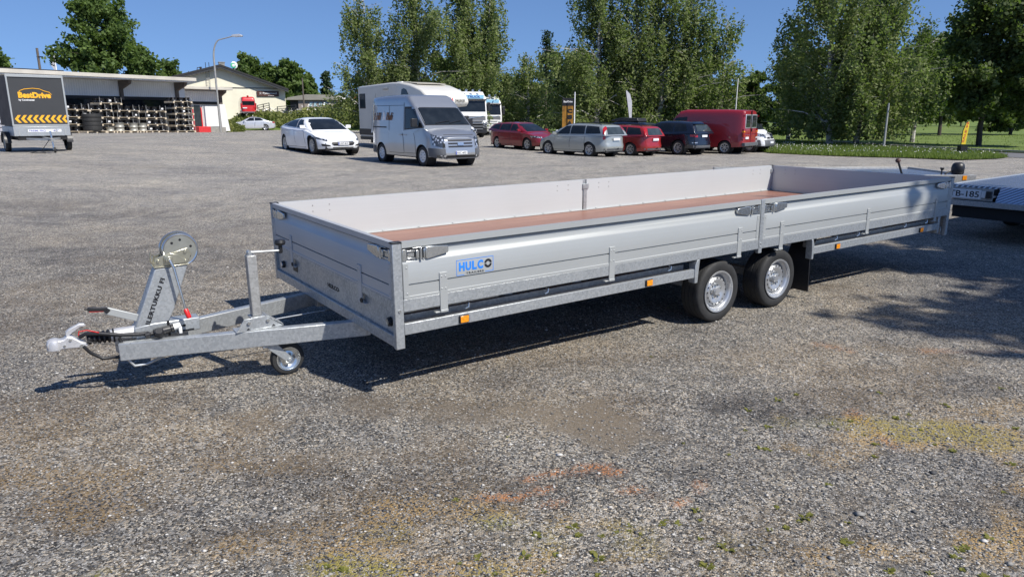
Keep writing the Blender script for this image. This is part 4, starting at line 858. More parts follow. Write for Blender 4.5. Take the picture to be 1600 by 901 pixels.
# ---- MPV with roof box behind
r = place('parked_car', (6.35, 42.0), 133, 'black people carrier with a roof box, mostly hidden behind the red estate', 'car', G_CARS, .97)
c = Car(r, 4.7, 1.85, 1.62, 2.8, .9, .33, [(-2.35, 1.02), (1.3, 1.0), (2.35, .75)], [(-2.32, 1.02), (-2.2, 1.45), (-1.9, 1.56), (-.6, 1.62), (.1, 1.58), (.7, 1.35), (1.4, 1.0)], 'p_dark', 'five', 'rim')
c.pane(1.3, .7, .35, .58, 'windshield'); c.window([(-1.9, 1.1), (.7, 1.08), (.1, 1.48), (-1.8, 1.48)]); c.pane(-2.28, .62, -2.1, .55, 'rear_window', mt='glass_l')
m = MB(); m.prism([(-1.5, 1.54), (-1.4, 1.74), (-.2, 1.76), (.45, 1.62), (.45, 1.54)], 1, -.42, .42); o = m.build('roof_box', 'black', None, .04); o.parent = None
RBM = o; o.location = r.location; o.rotation_euler = r.rotation_euler; tag(o, 'black roof box strapped on top of the people carrier', 'roof box')
# ---- black SUV
r = place('parked_car', (7.95, 37.0), 131, 'black four-wheel drive with silver multi-spoke wheels beside the dark red van', 'car', G_CARS, .935)
c = Car(r, 4.85, 1.94, 1.76, 2.93, .9, .375, [(-2.42, 1.12), (-1.5, 1.14), (.8, 1.10), (1.3, 1.08), (1.9, 1.0), (2.42, .8)],
        [(-2.38, 1.12), (-2.28, 1.35), (-2.12, 1.58), (-1.9, 1.70), (-1.2, 1.75), (-.3, 1.76), (.1, 1.72), (.6, 1.52), (1.3, 1.08)], 'p_dark', 'seven', 'rim', sill=.34, arch=.06, ww=.25)
c.pane(1.2, .72, .25, .6, 'windshield'); c.sheet('rear_window', c.quad([(-2.34, .64), (-2.34, -.64), (-2.14, -.52), (-2.14, .52)], c.top_pt, 14, 8), 'glass_l', .01); c.window([(-.05, 1.18), (.7, 1.15), (.2, 1.58), (-.05, 1.62)]); c.window([(-1.02, 1.19), (-.11, 1.18), (-.11, 1.62), (-.98, 1.62)]); c.window([(-1.9, 1.25), (-1.1, 1.2), (-1.05, 1.62), (-1.7, 1.58)])
c.door(-.08, .95, handle=.1); c.door(-1.05, -.1, handle=-.9); c.corner(.52, -2.1, (.92, 1.06, .95, 1.06), 'tail_light', 'tail', .012, front=False); c.plate(False, .98, 'ZOK-517'); c.fascia([(-.75, .38), (.75, .38), (.75, .5), (-.75, .5)], 'bumper_insert', 'bumper', .012, front=False); c.mirror(.8, 1.15, 'p_dark')
c.fascia([(.55, .62), (.8, .62), (.8, .68), (.55, .68)], 'reflector', 'lamp', .014, front=False, mirror=True)
m = MB(); m.box(-2.26, -.6, 1.70, -2.02, .6, 1.725); m.build('roof_spoiler', 'p_dark', r, .01)
# ---- dark red van
r = place('red_van', (10.15, 37.9), 141, 'dark red panel van with two small rear-door windows, right end of the row', 'van', G_CARS, .96)
c = Car(r, 5.0, 1.93, 2.28, 3.1, .9, .34, [(-2.5, 1.1), (1.4, 1.1), (2.1, 1.0), (2.5, .85)], [(-2.49, 1.12), (-2.47, 1.8), (-2.43, 2.18), (-2.32, 2.25), (-1.5, 2.28), (.8, 2.28), (1.15, 2.2), (1.4, 1.95), (2.05, 1.12)], 'p_vred', 'seven', 'rim', van=True, n=14, gn=12, k=.06, gw=.985, sill=.35, tail=[(.3, .0), (1.2, .0)], nose=[(.3, .03), (.6, 0), (1.1, .25)])
c.pane(2.0, .8, 1.42, .72, 'windshield'); c.window([(.7, 1.2), (1.75, 1.2), (1.35, 1.85), (.7, 1.9)])
for y0, y1 in ((-.72, -.10), (.10, .72)):
    m = MB(); m.box(-2.505, y0-.11, 1.30, -2.46, y1+.04 if y1 > 0 else y1+.04, 2.02) if False else m.box(-2.503, y0, 1.36, -2.45, y1, 1.98); w_ = m.build('rear_window', 'glass', r, .03)
    m = MB(); m.box(-2.497, y0-.05, 1.31, -2.45, y1+.05, 2.03); m.build('window_frame', 'rim', w_, .03)
m = MB(); m.box(-2.512, -.012, .5, -2.45, .012, 2.2); m.build('door_gap', 'ink', r)
m = MB(); m.box(-2.507, -.85, 1.02, -2.48, .85, 1.035); m.build('body_crease', 'ink', r)
for sy in (1, -1):
    m = MB(); m.box(-2.505, sy*.80, .88, -2.40, sy*.97, 1.12); m.build('tail_light', 'tail', r, .01); m = MB(); m.box(-2.52, sy*.80, 1.12, -2.40, sy*.97, 1.2); m.build('indicator_lamp', 'orange', r, .01)
m = MB(); m.box(-2.60, -.93, .42, -2.42, .93, .60); m.build('rear_bumper', 'bumper', r, .02); m = MB(); m.box(-2.53, -.72, .78, -2.49, -.30, .89) ; m = MB(); m.box(-2.53, .30, .78, -2.49, .72, .89); m.build('number_plate', 'plate', r)
m = MB(); m.box(-2.54, -.06, 1.15, -2.5, -.02, 1.30); m.build('handle', 'black', r)
for sy in (1, -1):
    m = MB()
    for z in (.7, 1.2, 1.9): m.box(-2.50, sy*.955, z, -2.42, sy*.985, z+.09)
    m.build('door_hinge', 'p_vred', r)
# ---- white van behind
r = place('white_van', (11.9, 39.6), 319, 'white small van with grey front bumper, partly hidden behind the dark red van', 'van', G_CARS, 1.0)
c = Car(r, 4.78, 1.9, 1.96, 3.1, .83, .33, [(-2.39, 1.15), (1.3, 1.15), (1.7, 1.08), (2.15, .9), (2.39, .75)], [(-2.38, 1.15), (-2.34, 1.8), (-2.2, 1.92), (-.5, 1.96), (.5, 1.94), (.9, 1.8), (1.75, 1.1)], 'p_white', 'steel', 'rim', van=True, n=5, gn=7, k=.12, gw=.985, sill=.3)
c.pane(1.65, .82, .95, .7, 'windshield'); c.window([(.35, 1.22), (1.35, 1.18), (.9, 1.68), (.35, 1.75)]); c.corner(.48, 1.75, (.72, .92, .92, 1.04), 'headlight', 'lamp'); c.fascia([(-.80, .33), (.80, .33), (.85, .66), (-.85, .66)], 'front_bumper', 'bumper', .014); c.corner(.8, 1.98, (.33, .66, .33, .62), 'corner_bumper', 'bumper', .014)
c.fascia([(.04, .70), (.40, .70), (.40, .78), (.04, .80)], 'grille', 'black', .012, mirror=True); c.plate(True, .52); c.mirror(1.3, 1.25, 'black', (.12, .18, .22))
# ---- silver saloon by the embankment
r = place('parked_car', (-28.6, 80.0), 198, 'pale silver saloon parked at the foot of the weedy bank below the bright red van', 'car', None, 1.)
c = Car(r, 4.8, 1.81, 1.46, 2.76, .95, .33, [(-2.4, .92), (-1.6, 1.0), (0, .98), (1.1, .95), (1.9, .83), (2.4, .66)], [(-1.75, .99), (-1.3, 1.2), (-.9, 1.35), (-.4, 1.44), (.1, 1.45), (.5, 1.32), (1.2, .95)], 'p_lsilver', 'seven', 'rim')
c.pane(1.1, .68, .42, .56, 'windshield'); c.pane(-1.6, .64, -1.0, .55, 'rear_window'); c.window([(-.2, 1.03), (.7, 1.0), (.25, 1.33), (-.2, 1.38)]); c.window([(-1.2, 1.06), (-.26, 1.03), (-.26, 1.38), (-.85, 1.32)])
c.door(-.2, .8, handle=0); c.door(-1.15, -.25, handle=-1.); c.corner(.5, -2.1, (.78, .92, .8, .92), 'tail_light', 'tail', front=False); c.corner(.45, 2., (.62, .74, .66, .78), 'headlight', 'lamp'); c.mirror(.8, 1.0, 'p_lsilver')
# ---- bright red high van on the bank
p = at(383, 182, 84.5)
r = empty('red_van', (p.x-.5, p.y+2.2, p.z-.05), R(114), 'bright red high-roof van standing on the bank by the cream gable wall', 'van', None, .92)
c = Car(r, 5.3, 1.97, 2.4, 3.3, .93, .34, [(-2.65, 1.15), (1.6, 1.15), (2.2, 1.05), (2.65, .9)], [(-2.64, 1.18), (-2.62, 1.8), (-2.5, 2.2), (-2.35, 2.38), (0, 2.42), (1.1, 2.3), (1.4, 1.9), (2.1, 1.16)], 'p_fire', 'steel', 'rim', van=True, n=6, gn=8, k=.09, gw=.985, sill=.35, tail=[(.3, .0), (1.2, .0)])
m = MB(); m.box(-2.66, -.72, 1.35, -2.55, .72, 1.85); m.build('rear_window', 'glass', r, .03); m = MB(); m.box(-2.72, -.9, .4, -2.6, .9, .58); m.build('rear_bumper', 'bumper', r, .02); m = MB(); m.box(-2.69, .2, .95, -2.62, .7, 1.08); m.build('number_plate', 'plate', r)
m = MB(); m.cyl((-2.5, 0, 2.36), (-2.3, 0, 2.46), .12, n=10); m.build('roof_vent', 'p_fire', r); c.window([(.5, 1.25), (1.7, 1.2), (1.3, 1.8), (.5, 1.85)])
for sy in (1, -1): m = MB(); m.box(-2.66, sy*.80, .9, -2.6, sy*.95, 1.6); m.build('tail_light', 'tail', r, .02)
# ---- motorhome
r = place('motorhome', (-4.85, 36.3), 308, 'white motorhome with an overhanging front and a framed rear side window, behind the silver van', 'motorhome', G_CARS)
m = MB(); y0, y1 = -1.14, 1.14
prof = [(-3.85, .55), (-3.9, .9), (-3.9, 3.02), (-3.80, 3.12), (-.2, 3.22), (.6, 3.20), (1.6, 3.06), (2.5, 2.82), (2.95, 2.58), (3.12, 2.34), (3.10, 2.20), (2.95, 2.08), (1.7, 2.02), (1.55, 1.2), (1.55, .55)]
m.prism(prof, 1, y0, y1, True); b = m.build('body', 'cream', r, .07, sharp=50)
m = MB(); m.prism([(-3.80, .42), (-3.87, .56), (1.56, .56), (1.56, .42)], 1, y0+.01, y1-.01); m.prism([(-3.902, .66), (-3.902, .98), (-1.25, .98), (-1.25, .66)], 1, y0-.004, y1+.004); m.box(-3.1, -.9, .25, 1.5, .9, .45); m.build('skirt', 'black', r)
for y in (y0-.012,):
    for x0, x1, z0, z1 in ((-3.7, -3.05, 2.0, 2.75), (-.5, .3, 2.0, 2.6)):
        m = MB(); m.box(x0, y, z0, x1, y+.03, z1); o = m.build('window', 'ink', r, .01); m = MB(); m.box(x0+.05, y-.005, z0+.05, x1-.05, y+.01, z1-.05); m.build('pane', 'glass_l', o, .004)
m = MB(); m.prism([(.72, 2.62), (.78, 2.86), (.98, 2.92), (1.22, 2.84), (1.42, 2.62)], 1, y0-.01, y0+.02); m.build('alcove_window', 'glass', r)
m = MB(); m.box(-1.05, y0-.05, 2.88, -.55, y0+.01, 2.98); m.build('awning_lamp', 'fascia', r, .02); m = MB(); m.box(-1.2, -.3, 3.18, -.7, .3, 3.30); m.build('roof_hatch', 'white', r, .03)
m = MB(); m.box(-3.2, -.8, 3.14, -1.6, .8, 3.19); m.build('solar_panel', 'ink', r); m = MB(); m.box(.1, -.8, 3.22, 1.4, .8, 3.26, Matrix.Rotation(.08, 4, 'Y')); m.build('roof_hatch', 'paleroof', r, .01)
m = MB(); m.cyl((-1.9, y0-.006, 1.0), (-1.9, y0-.006, 2.75), .006, n=6); m.box(-1.25, y0-.006, .6, -1.23, y0, 2.6); m.box(-.62, y0-.006, .6, -.60, y0, 2.6); m.build('door_gap', 'pole', r)
# cab
m = MB(); cab = [(1.5, .4), (1.5, 2.05), (2.45, 2.05), (3.15, 1.32), (3.8, 1.12), (4.02, .95), (4.08, .5), (3.9, .38)]
m.prism(cab, 1, -.95, .95, True); m.build('cab', 'p_white', r, .08, sharp=50)
m = MB(); m.prism([(2.50, 2.01), (3.13, 1.36), (3.14, 1.37), (2.51, 2.02)], 1, -.85, .85); m.build('windshield', 'glass', r)
for sy in (1, -1):
    m = MB(); m.prism([(1.8, 1.35), (2.98, 1.35), (2.42, 1.95), (1.8, 1.95)], 1, sy*.94, sy*.956); m.build('side_window', 'glass', r)
    m = MB(); m.box(2.9, sy*.98, 1.3, 3.02, sy*1.2, 1.65); m.build('mirror', 'black', r, .03)
    m = MB(); m.box(3.75, sy*.62, .82, 4.06, sy*.93, 1.06); m.build('headlight', 'lamp', r, .05)
m = MB(); m.box(3.93, -.93, .36, 4.13, .93, .72); m.build('front_bumper', 'bumper', r, .05); m = MB(); m.box(4.0, -.5, .8, 4.09, .5, 1.0); m.build('grille', 'black', r, .02)
for x in (3.1, -2.0):
    for sy in (1, -1): add_wheel(r, x, sy*.92, .34, .22, 'steel', 'rim', sy)
m = MB(); m.cyl((-4.02, -.5, .95), (-3.9, -.5, .95), .36, n=20); m.build('spare_wheel_cover', 'black', r, .03)
lettering('CHALLENGER', .55, .12, 'ink', r, (3.13, .35, 2.28), (0, 1, 0), (-.1, 0, 1), 0, .01); lettering('#', .24, .2, 'red', r, (3.13, .02, 2.26), (0, 1, 0), (-.1, 0, 1), 0, .01)
lettering('Sirius', .6, .13, 'ink', r, (2.1, y0-.004, 2.36), (1, 0, 0), (0, 0, 1), 0, .01, shear=.3)
# ---- two lorries
def lorry(pos, yaw, H, label, top):
    r = place('lorry', pos, yaw, label, 'lorry', 'lorry tractor units parked behind the motorhome')
    m = MB(); hw = 1.25
    m.prism([(-1.1, 1.0), (-1.1, H-.25), (-.9, H), (.3, H-.02), (.85, H-.42), (1.0, H-.55), (1.12, 2.0), (1.2, 1.75), (1.22, .95)], 1, -hw, hw, True); m.build('cab', 'white', r, .07, sharp=50)
    m = MB(); fx = lambda z: float(np.interp(z, (.95, 1.75, 2.0, H-.55), (1.22, 1.2, 1.12, 1.0))); m.prism([(.9, H-1.5), (fx(H-1.5)+.02, H-1.5), (fx(H-.72)+.02, H-.72), (.9, H-.72)], 1, -1.13, 1.13); m.build('windshield', 'glass', r, .01)
    m = MB(); m.box(.75, -1.2, H-.68, 1.22, 1.2, H-.58); m.build('sun_visor', 'black', r, .02)
    m = MB(); m.box(.8, -1.05, H-.55, 1.02, 1.05, H-.27); o = m.build('roof_sign', 'whiteprint' if top else 'green', r, .02); o.data.materials[0] = M['blue_sign']
    if top: lettering('TM TRUCK', 1.5, .16, 'navy', o, (1.025, -.75, H-.48), (0, 1, 0), (0, 0, 1), .02, .01)
    for y in (-.8, -.27, .27, .8):
        m = MB(); m.cyl((.7, y, H+.06), (.78, y, H+.06), .1, n=10); m.build('spot_lamp', 'lamp', r)
    m = MB(); m.prism([(1.19, 1.32), (1.16, 1.62), (1.20, 1.62), (1.24, 1.32)], 1, -1.1, 1.1); m.build('grille', 'bumper', r); 
    m = MB(); m.bar((1.245, -1.0, 1.34), (1.22, .95, 1.60), .03, .05); m.build('grille_bar', 'zinc', r)
    for z in (.60, .80, 1.0, 1.18):
        m = MB(); m.box(1.15, -.85, z, 1.34, .85, z+.09); m.build('slat', 'bumper' if top else 'white', r, .01)
    m = MB(); m.box(.5, -1.22, .32, 1.26, 1.22, 1.0); m.build('bumper', 'black' if top else 'white', r, .05)
    m = MB(); m.box(-3.5, -.45, .6, .5, .45, .95); m.build('chassis', 'dark', r)
    for sy in (1, -1):
        m = MB(); m.box(1.1, sy*.87, .72, 1.33, sy*1.2, 1.15); m.build('headlight', 'lamp', r, .05); m = MB(); m.box(1.0, sy*1.3, H-1.5, 1.18, sy*1.52, H-.8); m.build('mirror', 'black', r, .04)
        m = MB(); m.prism([(.1, H-1.7), (.98, H-1.7), (.9, H-.9), (.1, H-.85)], 1, sy*1.24, sy*1.258); m.build('side_window', 'glass', r)
        for x in (.35, -2.6): add_wheel(r, x, sy*1.05, .5, .32, 'steel', 'oldrim', sy)
    return r
M['blue_sign'] = mat('pale_blue_sign', (.25, .50, .68), .4)
pa = foot(745, 56); lorry((pa.x-.78, pa.y), 292, 3.42, 'white lorry tractor unit with dark grille and pale blue roof sign, nearer of the pair', True)
pa = foot(770, 62); lorry((pa.x-.78, pa.y), 289, 3.2, 'white lorry tractor unit with white slatted grille, further right of the pair', False)
# ---- box trailer on the left
pc = Vector((-15.9, 24.5, 0)); r = place('box_trailer', pc, -47, 'small box trailer with a black front panel, yellow chevrons and a grey drop side', 'trailer', None, .95)
bw = .86
m = MB(); m.box(-2.3, -bw+.02, .92, 0, bw-.02, 2.62); b = m.build('box', 'greywall', r, .01)
m = MB(); m.box(-.004, -bw, .90, .03, bw, .96)
m.box(-.004, -bw, 2.57, .03, bw, 2.65); m.box(-.004, -bw, .96, .03, -bw+.05, 2.57); m.box(-.004, bw-.05, .96, .03, bw, 2.57); m.build('box_frame', 'alu', r, .006)
m = MB(); m.box(-2.3, -bw-.004, .92, -.01, -bw+.03, 2.62); m.build('side_sheet', 'tarnish', r)
for i in range(9):
    m = MB(); x0 = -bw+.10+i*.178; m.prism([(x0+.10, 1.02), (x0+.0, 1.15), (x0+.10, 1.28), (x0+.19, 1.28), (x0+.09, 1.15), (x0+.19, 1.02)], 0, .001, .004); m.build('chevron', 'yellow', r)
lettering('BestDrive', .98, .20, 'yellow', r, (.002, -.56, 1.86), (0, 1, 0), (0, 0, 1), .055, .004); lettering('by Continental', .46, .075, 'whiteprint', r, (.002, -.56, 1.75), (0, 1, 0), (0, 0, 1), .03, .004)
m = MB(); m.tube([(.006, y, z) for y, z in ((-.55, 1.95), (-.50, 2.10), (-.35, 2.16), (-.1, 2.19), (.1, 2.17), (.22, 2.11), (.38, 2.06), (.44, 1.98))], .011, 6); m.build('car_outline', 'yellow', r)
m = MB(); m.box(-2.3, -bw, .56, .04, bw, .89); m.build('trailer_body', 'galv', r, .01)
for y in (-.7, -.45, .42, .7):
    m = MB(); m.box(.04, y-.02, .58, .055, y+.02, .80); m.build('hinge', 'alu', r)
m = MB(); m.box(.041, -.45, .70, .048, .58, .79); pl = m.build('name_panel', 'whiteprint', r); lettering('FARMI PRO', .50, .06, 'navy', pl, (.049, -.40, .715), (0, 1, 0), (0, 0, 1), .02, .002); lettering('447', .18, .06, 'navy', pl, (.049, .32, .715), (0, 1, 0), (0, 0, 1), .02, .002)
m = MB(); m.box(-2.2, -.75, .42, 0, .75, .56); m.build('chassis', 'dark', r)
for sy in (1, -1):
    add_wheel(r, -1.05, sy*.95, .31, .17, 'steel', 'oldrim', sy)
    m = MB(); m.lathe([(.36, -.12), (.375, 0), (.36, .12)], (-1.05, sy*.96, .31), (0, 1, 0), 16, True, 0, math.pi) ; 
    pts = [(-1.05+.40*math.cos(a), .31+.40*math.sin(a)) for a in np.linspace(0, math.pi, 12)]+[(-1.05+.37*math.cos(a), .31+.37*math.sin(a)) for a in np.linspace(math.pi, 0, 12)]
    m = MB(); m.prism(pts, 1, sy*.86, sy*1.06); m.build('mudguard', 'black', r)
m = MB(); m.bar((0, 0, .48), (1.35, .03, .45), .08, .08); m.bar((0, -.5, .47), (.8, 0, .45), .05, .06); m.bar((0, .5, .47), (.8, 0, .45), .05, .06); m.cyl((1.3, 0, .48), (1.45, 0, .44), .05, n=10); m.build('drawbar', 'galv', r)
m = MB(); m.cyl((.95, .1, .10), (.85, .08, .75), .028, n=10); o = m.build('stand_post', 'zinc', r); m = MB(); m.lathe([(.03, -.03), (.09, -.03), (.10, 0), (.09, .03), (.03, .03)], (.98, .12, .10), (.3, 1, 0), 16); m.build('jockey_wheel', 'rubber', r)
m = MB(); m.tube([(1.2, -.05, .45), (1.1, -.3, .1), (.9, -.6, .02), (1.2, -.2, .015)], .012, 6); m.build('cable', 'black', r)
# ---- two flat transport trailers behind the big one
r = place('flat_trailer', (5.5, 12.68), 2, 'flat galvanised trailer with a black lever and cap, behind the big trailer', 'trailer')
r.location.z = 0
m = MB(); m.box(-1.6, -.9, .645, 2.1, .9, .70); m.build('bed', 'chequer', r, .004)
for sy in (1, -1):
    m = MB(); m.box(-1.65, sy*.95, .60, 2.16, sy*.9, .73); m.build('bed_frame', 'galv_dull', r, .004)
m = MB(); m.box(2.1, -.9, .60, 2.16, .9, .73); m.build('bed_frame', 'galv_dull', r, .004)
m = MB(); m.box(1.93, -.957, .65, 2.0, -.948, .72); m.build('marker_lamp', 'orange', r); m = MB(); m.box(-1.5, -.8, .5, 2.05, .8, .6); m.build('underframe', 'dark', r)
m = MB(); m.lathe([(0, .20), (.05, .195), (.085, .17), (.10, .12), (.095, .02), (.08, 0)], (1.93, -.80, .73), (0, 0, 1), 20); m.build('black_cap', 'black', r)
m = MB(); m.cyl((1.02, -.75, .72), (.93, -.75, .93), .018, n=8); k_ = m.build('lever', 'black', r); m = MB(); m.lathe([(0, -.04), (.03, -.03), (.042, 0), (.03, .03), (0, .04)], (.92, -.75, .955), (0, 0, 1), 14); m.build('lever_ball', 'brown', k_)
m = MB(); m.cyl((1.66, -.8, .72), (1.66, -.8, .80), .012, n=8); m.cyl((1.66, -.8, .80), (1.66, -.8, .84), .02, .035, n=8); m.build('clamp', 'black', r); m = MB(); m.tube([(1.72, -.8, .73), (1.78, -.8, .78), (1.83, -.8, .77)], .014, 6); m.build('hook', 'black', r)
for x in (-.6, .3):
    for sy in (1, -1): add_wheel(r, x, sy*.75, .27, .18, 'steel', 'rim', sy)
r = place('flat_trailer', (6.28, 10.15), 38, 'flat transport trailer with a chequer-plate bed and white number plate at the right edge', 'trailer')
r.location.z = 0; BW = 2.3
m = MB(); m.box(.02, -BW, .70, 4.6, 0, .735); m.build('bed', 'chequer', r, .004)
m = MB(); m.box(.0, 0, .60, 4.6, .04, .745); m.build('bed_edge', 'galv', r, .004)
m = MB(); m.prism([(.02, .735), (.0, .742), (-.16, .545), (-.14, .54)], 1, -BW, -.62); m.build('loading_ramp', 'chequer', r)
m = MB(); m.box(-.20, -BW, .47, -.12, .0, .545); m.build('rear_beam', 'galv', r, .004)
m = MB(); m.box(-.12, -BW+.1, .30, .0, -.1, .54); m.box(0, -BW+.1, .36, 4.4, -.05, .69); m.build('underframe', 'dark', r)
m = MB(); m.box(-.205, -.60, .555, -.19, -.02, .725); m.box(-.19, -.6, .6, 0, -.02, .62); lb = m.build('lamp_board', 'galv_dull', r, .004)
m = MB(); m.box(-.215, -.46, .575, -.205, -.045, .700); pl = m.build('number_plate', 'plate', r, .003); lettering('TB-185', .37, .082, 'ink', pl, (-.2155, -.065, .597), (0, -1, 0), (0, 0, 1), .012, .001)
m = MB(); m.box(-.235, -.52, .60, -.205, -.47, .69); m.build('white_lamp', 'white', lb); m = MB(); m.box(-.25, -.59, .60, -.205, -.53, .69); m.build('lamp_housing', 'black', lb)
for x in (1.9, 2.6):
    for sy in (0, 1): add_wheel(r, x, -BW+.25 if sy else -.25, .27, .2, 'steel', 'rim', -1 if sy else 1)
# ================================================================== BUILDINGS ON THE LEFT
def frame2(A, B):
    """local frame: x runs from A to B along the front, y goes back, origin on the ground at A"""
    d = (B-A); return math.atan2(d.y, d.x), math.hypot(d.x, d.y)
A = at(-60, 200, 48.5); B1 = at(284, 200, 62.5); A.z = float(gz(A.x, A.y)); ang, LB = frame2(A, B1)
zA = .33
b1 = empty('workshop_building', (A.x, A.y, zA), ang, 'long low workshop with beige canopy and white corrugated fascia behind the pallets', 'building')
m = MB(); m.box(0, .0, -.4, LB, 9, 3.35); m.build('wall', 'greywall', b1)
m = MB(); m.box(0, -.12, 2.75, LB, .0, 3.95); m.build('corrugated_fascia', 'corr', b1)
m = MB(); m.box(-.5, -2.2, 4.05, LB+.3, 9, 4.32); m.build('canopy_roof', 'fascia', b1, .02)
m = MB(); m.box(-.4, -2.1, 3.97, LB+.2, 0, 4.05); m.build('soffit', 'corr', b1)
m = MB(); m.box(0, -.16, 2.55, LB, .0, 2.75); m.build('dark_beam', 'ink', b1)
for k in range(10):
    x = 1+k*(LB-2)/9; m = MB(); m.box(x-.9, -.03, 1.2, x+.9, .02, 2.5); w_ = m.build('window', 'glass', b1); m = MB(); m.box(x+.93, -.06, 0, x+1.03, .02, 2.12); m.build('window_frame', 'ink', b1)
for px in (191, 279):
    q = at(px, 150, 55); k = (Vector((q.x, q.y, 0))-Vector((A.x, A.y, 0))); x = LB*(px+60)/344*.98 if False else None
def bx_at(px, A, ang, zz=2.):
    """local x on the front plane of the frame seen at photo column px"""
    r_ = ray(px, 180); c, s = math.cos(ang), math.sin(ang); # r*t = A + x*(c,s)
    det = r_[0]*s-r_[1]*c; return float((A.y*r_[0]-A.x*r_[1])/(r_[1]*c-r_[0]*s))
for px in (191, 277):
    x = bx_at(px, A, ang); m = MB(); m.prism([(-.1, 3.96), (-1.6, 3.96), (-1.5, 3.7), (-.35, 3.3), (-.35, 2.5), (-.13, 2.5)], 0, x-.12, x+.12); m.build('canopy_bracket', 'tarnish', b1)
m = MB(); x = bx_at(281.5, A, ang); m.prism([(x-.35, 4.0), (x+.42, 4.0), (x+.42, 0), (x+.0, 0), (x-.1, 2.3)], 1, -.30, -.0); m.build('pier', 'white', b1)
m = MB(); m.box(4, 6, 4.3, LB-6, 8.5, 4.85); m.build('roof_upstand', 'roofdark', b1)
# second, shorter section to the right with doors
A2 = at(284, 200, 63.5); B2 = at(349, 200, 67); A2.z = 0; ang2, L2 = frame2(A2, B2)
zb = .2
b2 = empty('loading_bay', (A2.x, A2.y, zb), ang2, 'loading bay with white door, red base block and corrugated fascia beside the cream gable', 'building')
m = MB(); m.box(0, 0, -.4, L2, 6, 3.6); m.build('wall', 'white', b2)
m = MB(); m.box(-.3, -1.3, 3.62, L2+.4, 6, 3.85); m.build('canopy_roof', 'fascia', b2, .02)
m = MB(); m.box(.1, -.15, 2.6, L2-.1, -.01, 3.5); m.build('corrugated_fascia', 'corr', b2); m = MB(); m.box(.1, -.2, 2.38, L2, -.01, 2.6); m.build('dark_beam', 'ink', b2)
m = MB(); m.prism([(-.1, 3.62), (-1.1, 3.62), (-1., 3.4), (-.35, 3.1), (-.35, 2.4), (-.1, 2.4)], 0, L2-.35, L2-.1); m.build('canopy_bracket', 'tarnish', b2)
x0, x1, x2 = bx_at(301, A2, ang2), bx_at(315, A2, ang2), bx_at(344, A2, ang2)
m = MB(); m.box(x1+.1, -.08, .42, x2, -.01, 2.25); m.build('white_door', 'white', b2, .01)
m = MB(); m.box(x0, -.06, .45, x1-.15, -.01, 2.25); g_ = m.build('glass_door', 'glass_l', b2)
for xx in (x0-.05, x1-.12):
    m = MB(); m.box(xx, -.1, .4, xx+.1, -.02, 2.1); m.build('door_frame', 'redpaint', b2)
m = MB(); m.box(x0-.2, -1.0, -.2, x1+.1, -.02, .45); m.build('red_base', 'redpaint', b2, .02); m = MB(); m.box(x1+.11, -.35, -.2, L2, -.01, .36); m.build('plinth', 'concrete', b2)
m = MB(); m.prism([(L2-.45, 2.4), (L2+.1, 2.4), (L2+.45, 0), (L2-.35, 0)], 1, -.34, -.02); m.build('pier', 'white', b2)
# cream gable building
YG = 92
gl, gr, ap = at(262, 124, YG), at(449, 141.5, YG), at(343, 104, YG); bt = at(445, 177, YG).z
GA = R(25)
GX = gl.x
def gat(px, py):
    r_ = ray(px, py); det = r_[0]*math.sin(GA)-r_[1]*math.cos(GA); ox, oy = GX, YG; t = (ox*math.sin(GA)-oy*math.cos(GA))/det; return Vector(((r_[0]*t-ox)*math.cos(GA)+(r_[1]*t-oy)*math.sin(GA), 0, CAMH+r_[2]*t))
gb = empty('gable_building', (gl.x, YG, 0), GA, 'cream building with a broad dark-edged gable roof and a brown sign, behind the loading bay', 'building')
GO = gl.copy(); gl, gr, ap = gat(262, 124), gat(449, 141.5), gat(343, 104); bt = gat(445, 177).z; X = lambda p: p.x
wl, wr = gat(268, 140), gat(444.5, 140)
m = MB(); m.prism([(X(wl), bt-4), (X(wl), gl.z-.15), (X(ap), ap.z-.25), (X(wr), gr.z-.05), (X(wr), bt)], 1, 0, 16); m.build('gable_wall', 'render', gb)
for (p, q) in ((gl, ap), (ap, gr)):
    m = MB(); m.prism([(X(p), p.z-.1), (X(q), q.z-.1), (X(q), q.z+.14), (X(p), p.z+.14)], 1, -.9, 17); m.build('roof', 'roofdark', gb)
    m = MB(); m.prism([(X(p), p.z-.34), (X(q), q.z-.34), (X(q), q.z-.10), (X(p), p.z-.10)], 1, -.86, -.80); m.build('barge_board', 'greywall', gb)
zl = gat(380, 138.5).z
m = MB(); m.box(X(wl), -.05, zl-.05, X(wr), 0, zl+.05); m.build('wall_trim', 'greywall', gb)
s0, s1 = gat(400.5, 143.2), gat(435.5, 151.8)
m = MB(); m.box(X(s0), -.15, s1.z, X(s1), -.0, s0.z); sg = m.build('wall_sign', 'brown', gb, .01)
lettering('Fysiomed', (s1.x-s0.x)*.62, .30, 'whiteprint', sg, (X(s0)+.75, -.16, s0.z-.45), (1, 0, 0), (0, 0, 1), .02, .01); lettering('keskus', .7, .11, 'whiteprint', sg, (X(s0)+1.4, -.16, s1.z+.06), (1, 0, 0), (0, 0, 1), 0, .01)
m = MB()
for k in range(5):
    a = k*1.257+.3; c_ = (X(s0)+.45, s0.z-.30); m.prism([(c_[0]+.05*math.cos(a-.5), c_[1]+.05*math.sin(a-.5)), (c_[0]+.22*math.cos(a), c_[1]+.22*math.sin(a)), (c_[0]+.05*math.cos(a+.5), c_[1]+.05*math.sin(a+.5))], 1, -.17, -.155)
m.build('leaf_emblem', 'whiteprint', sg)
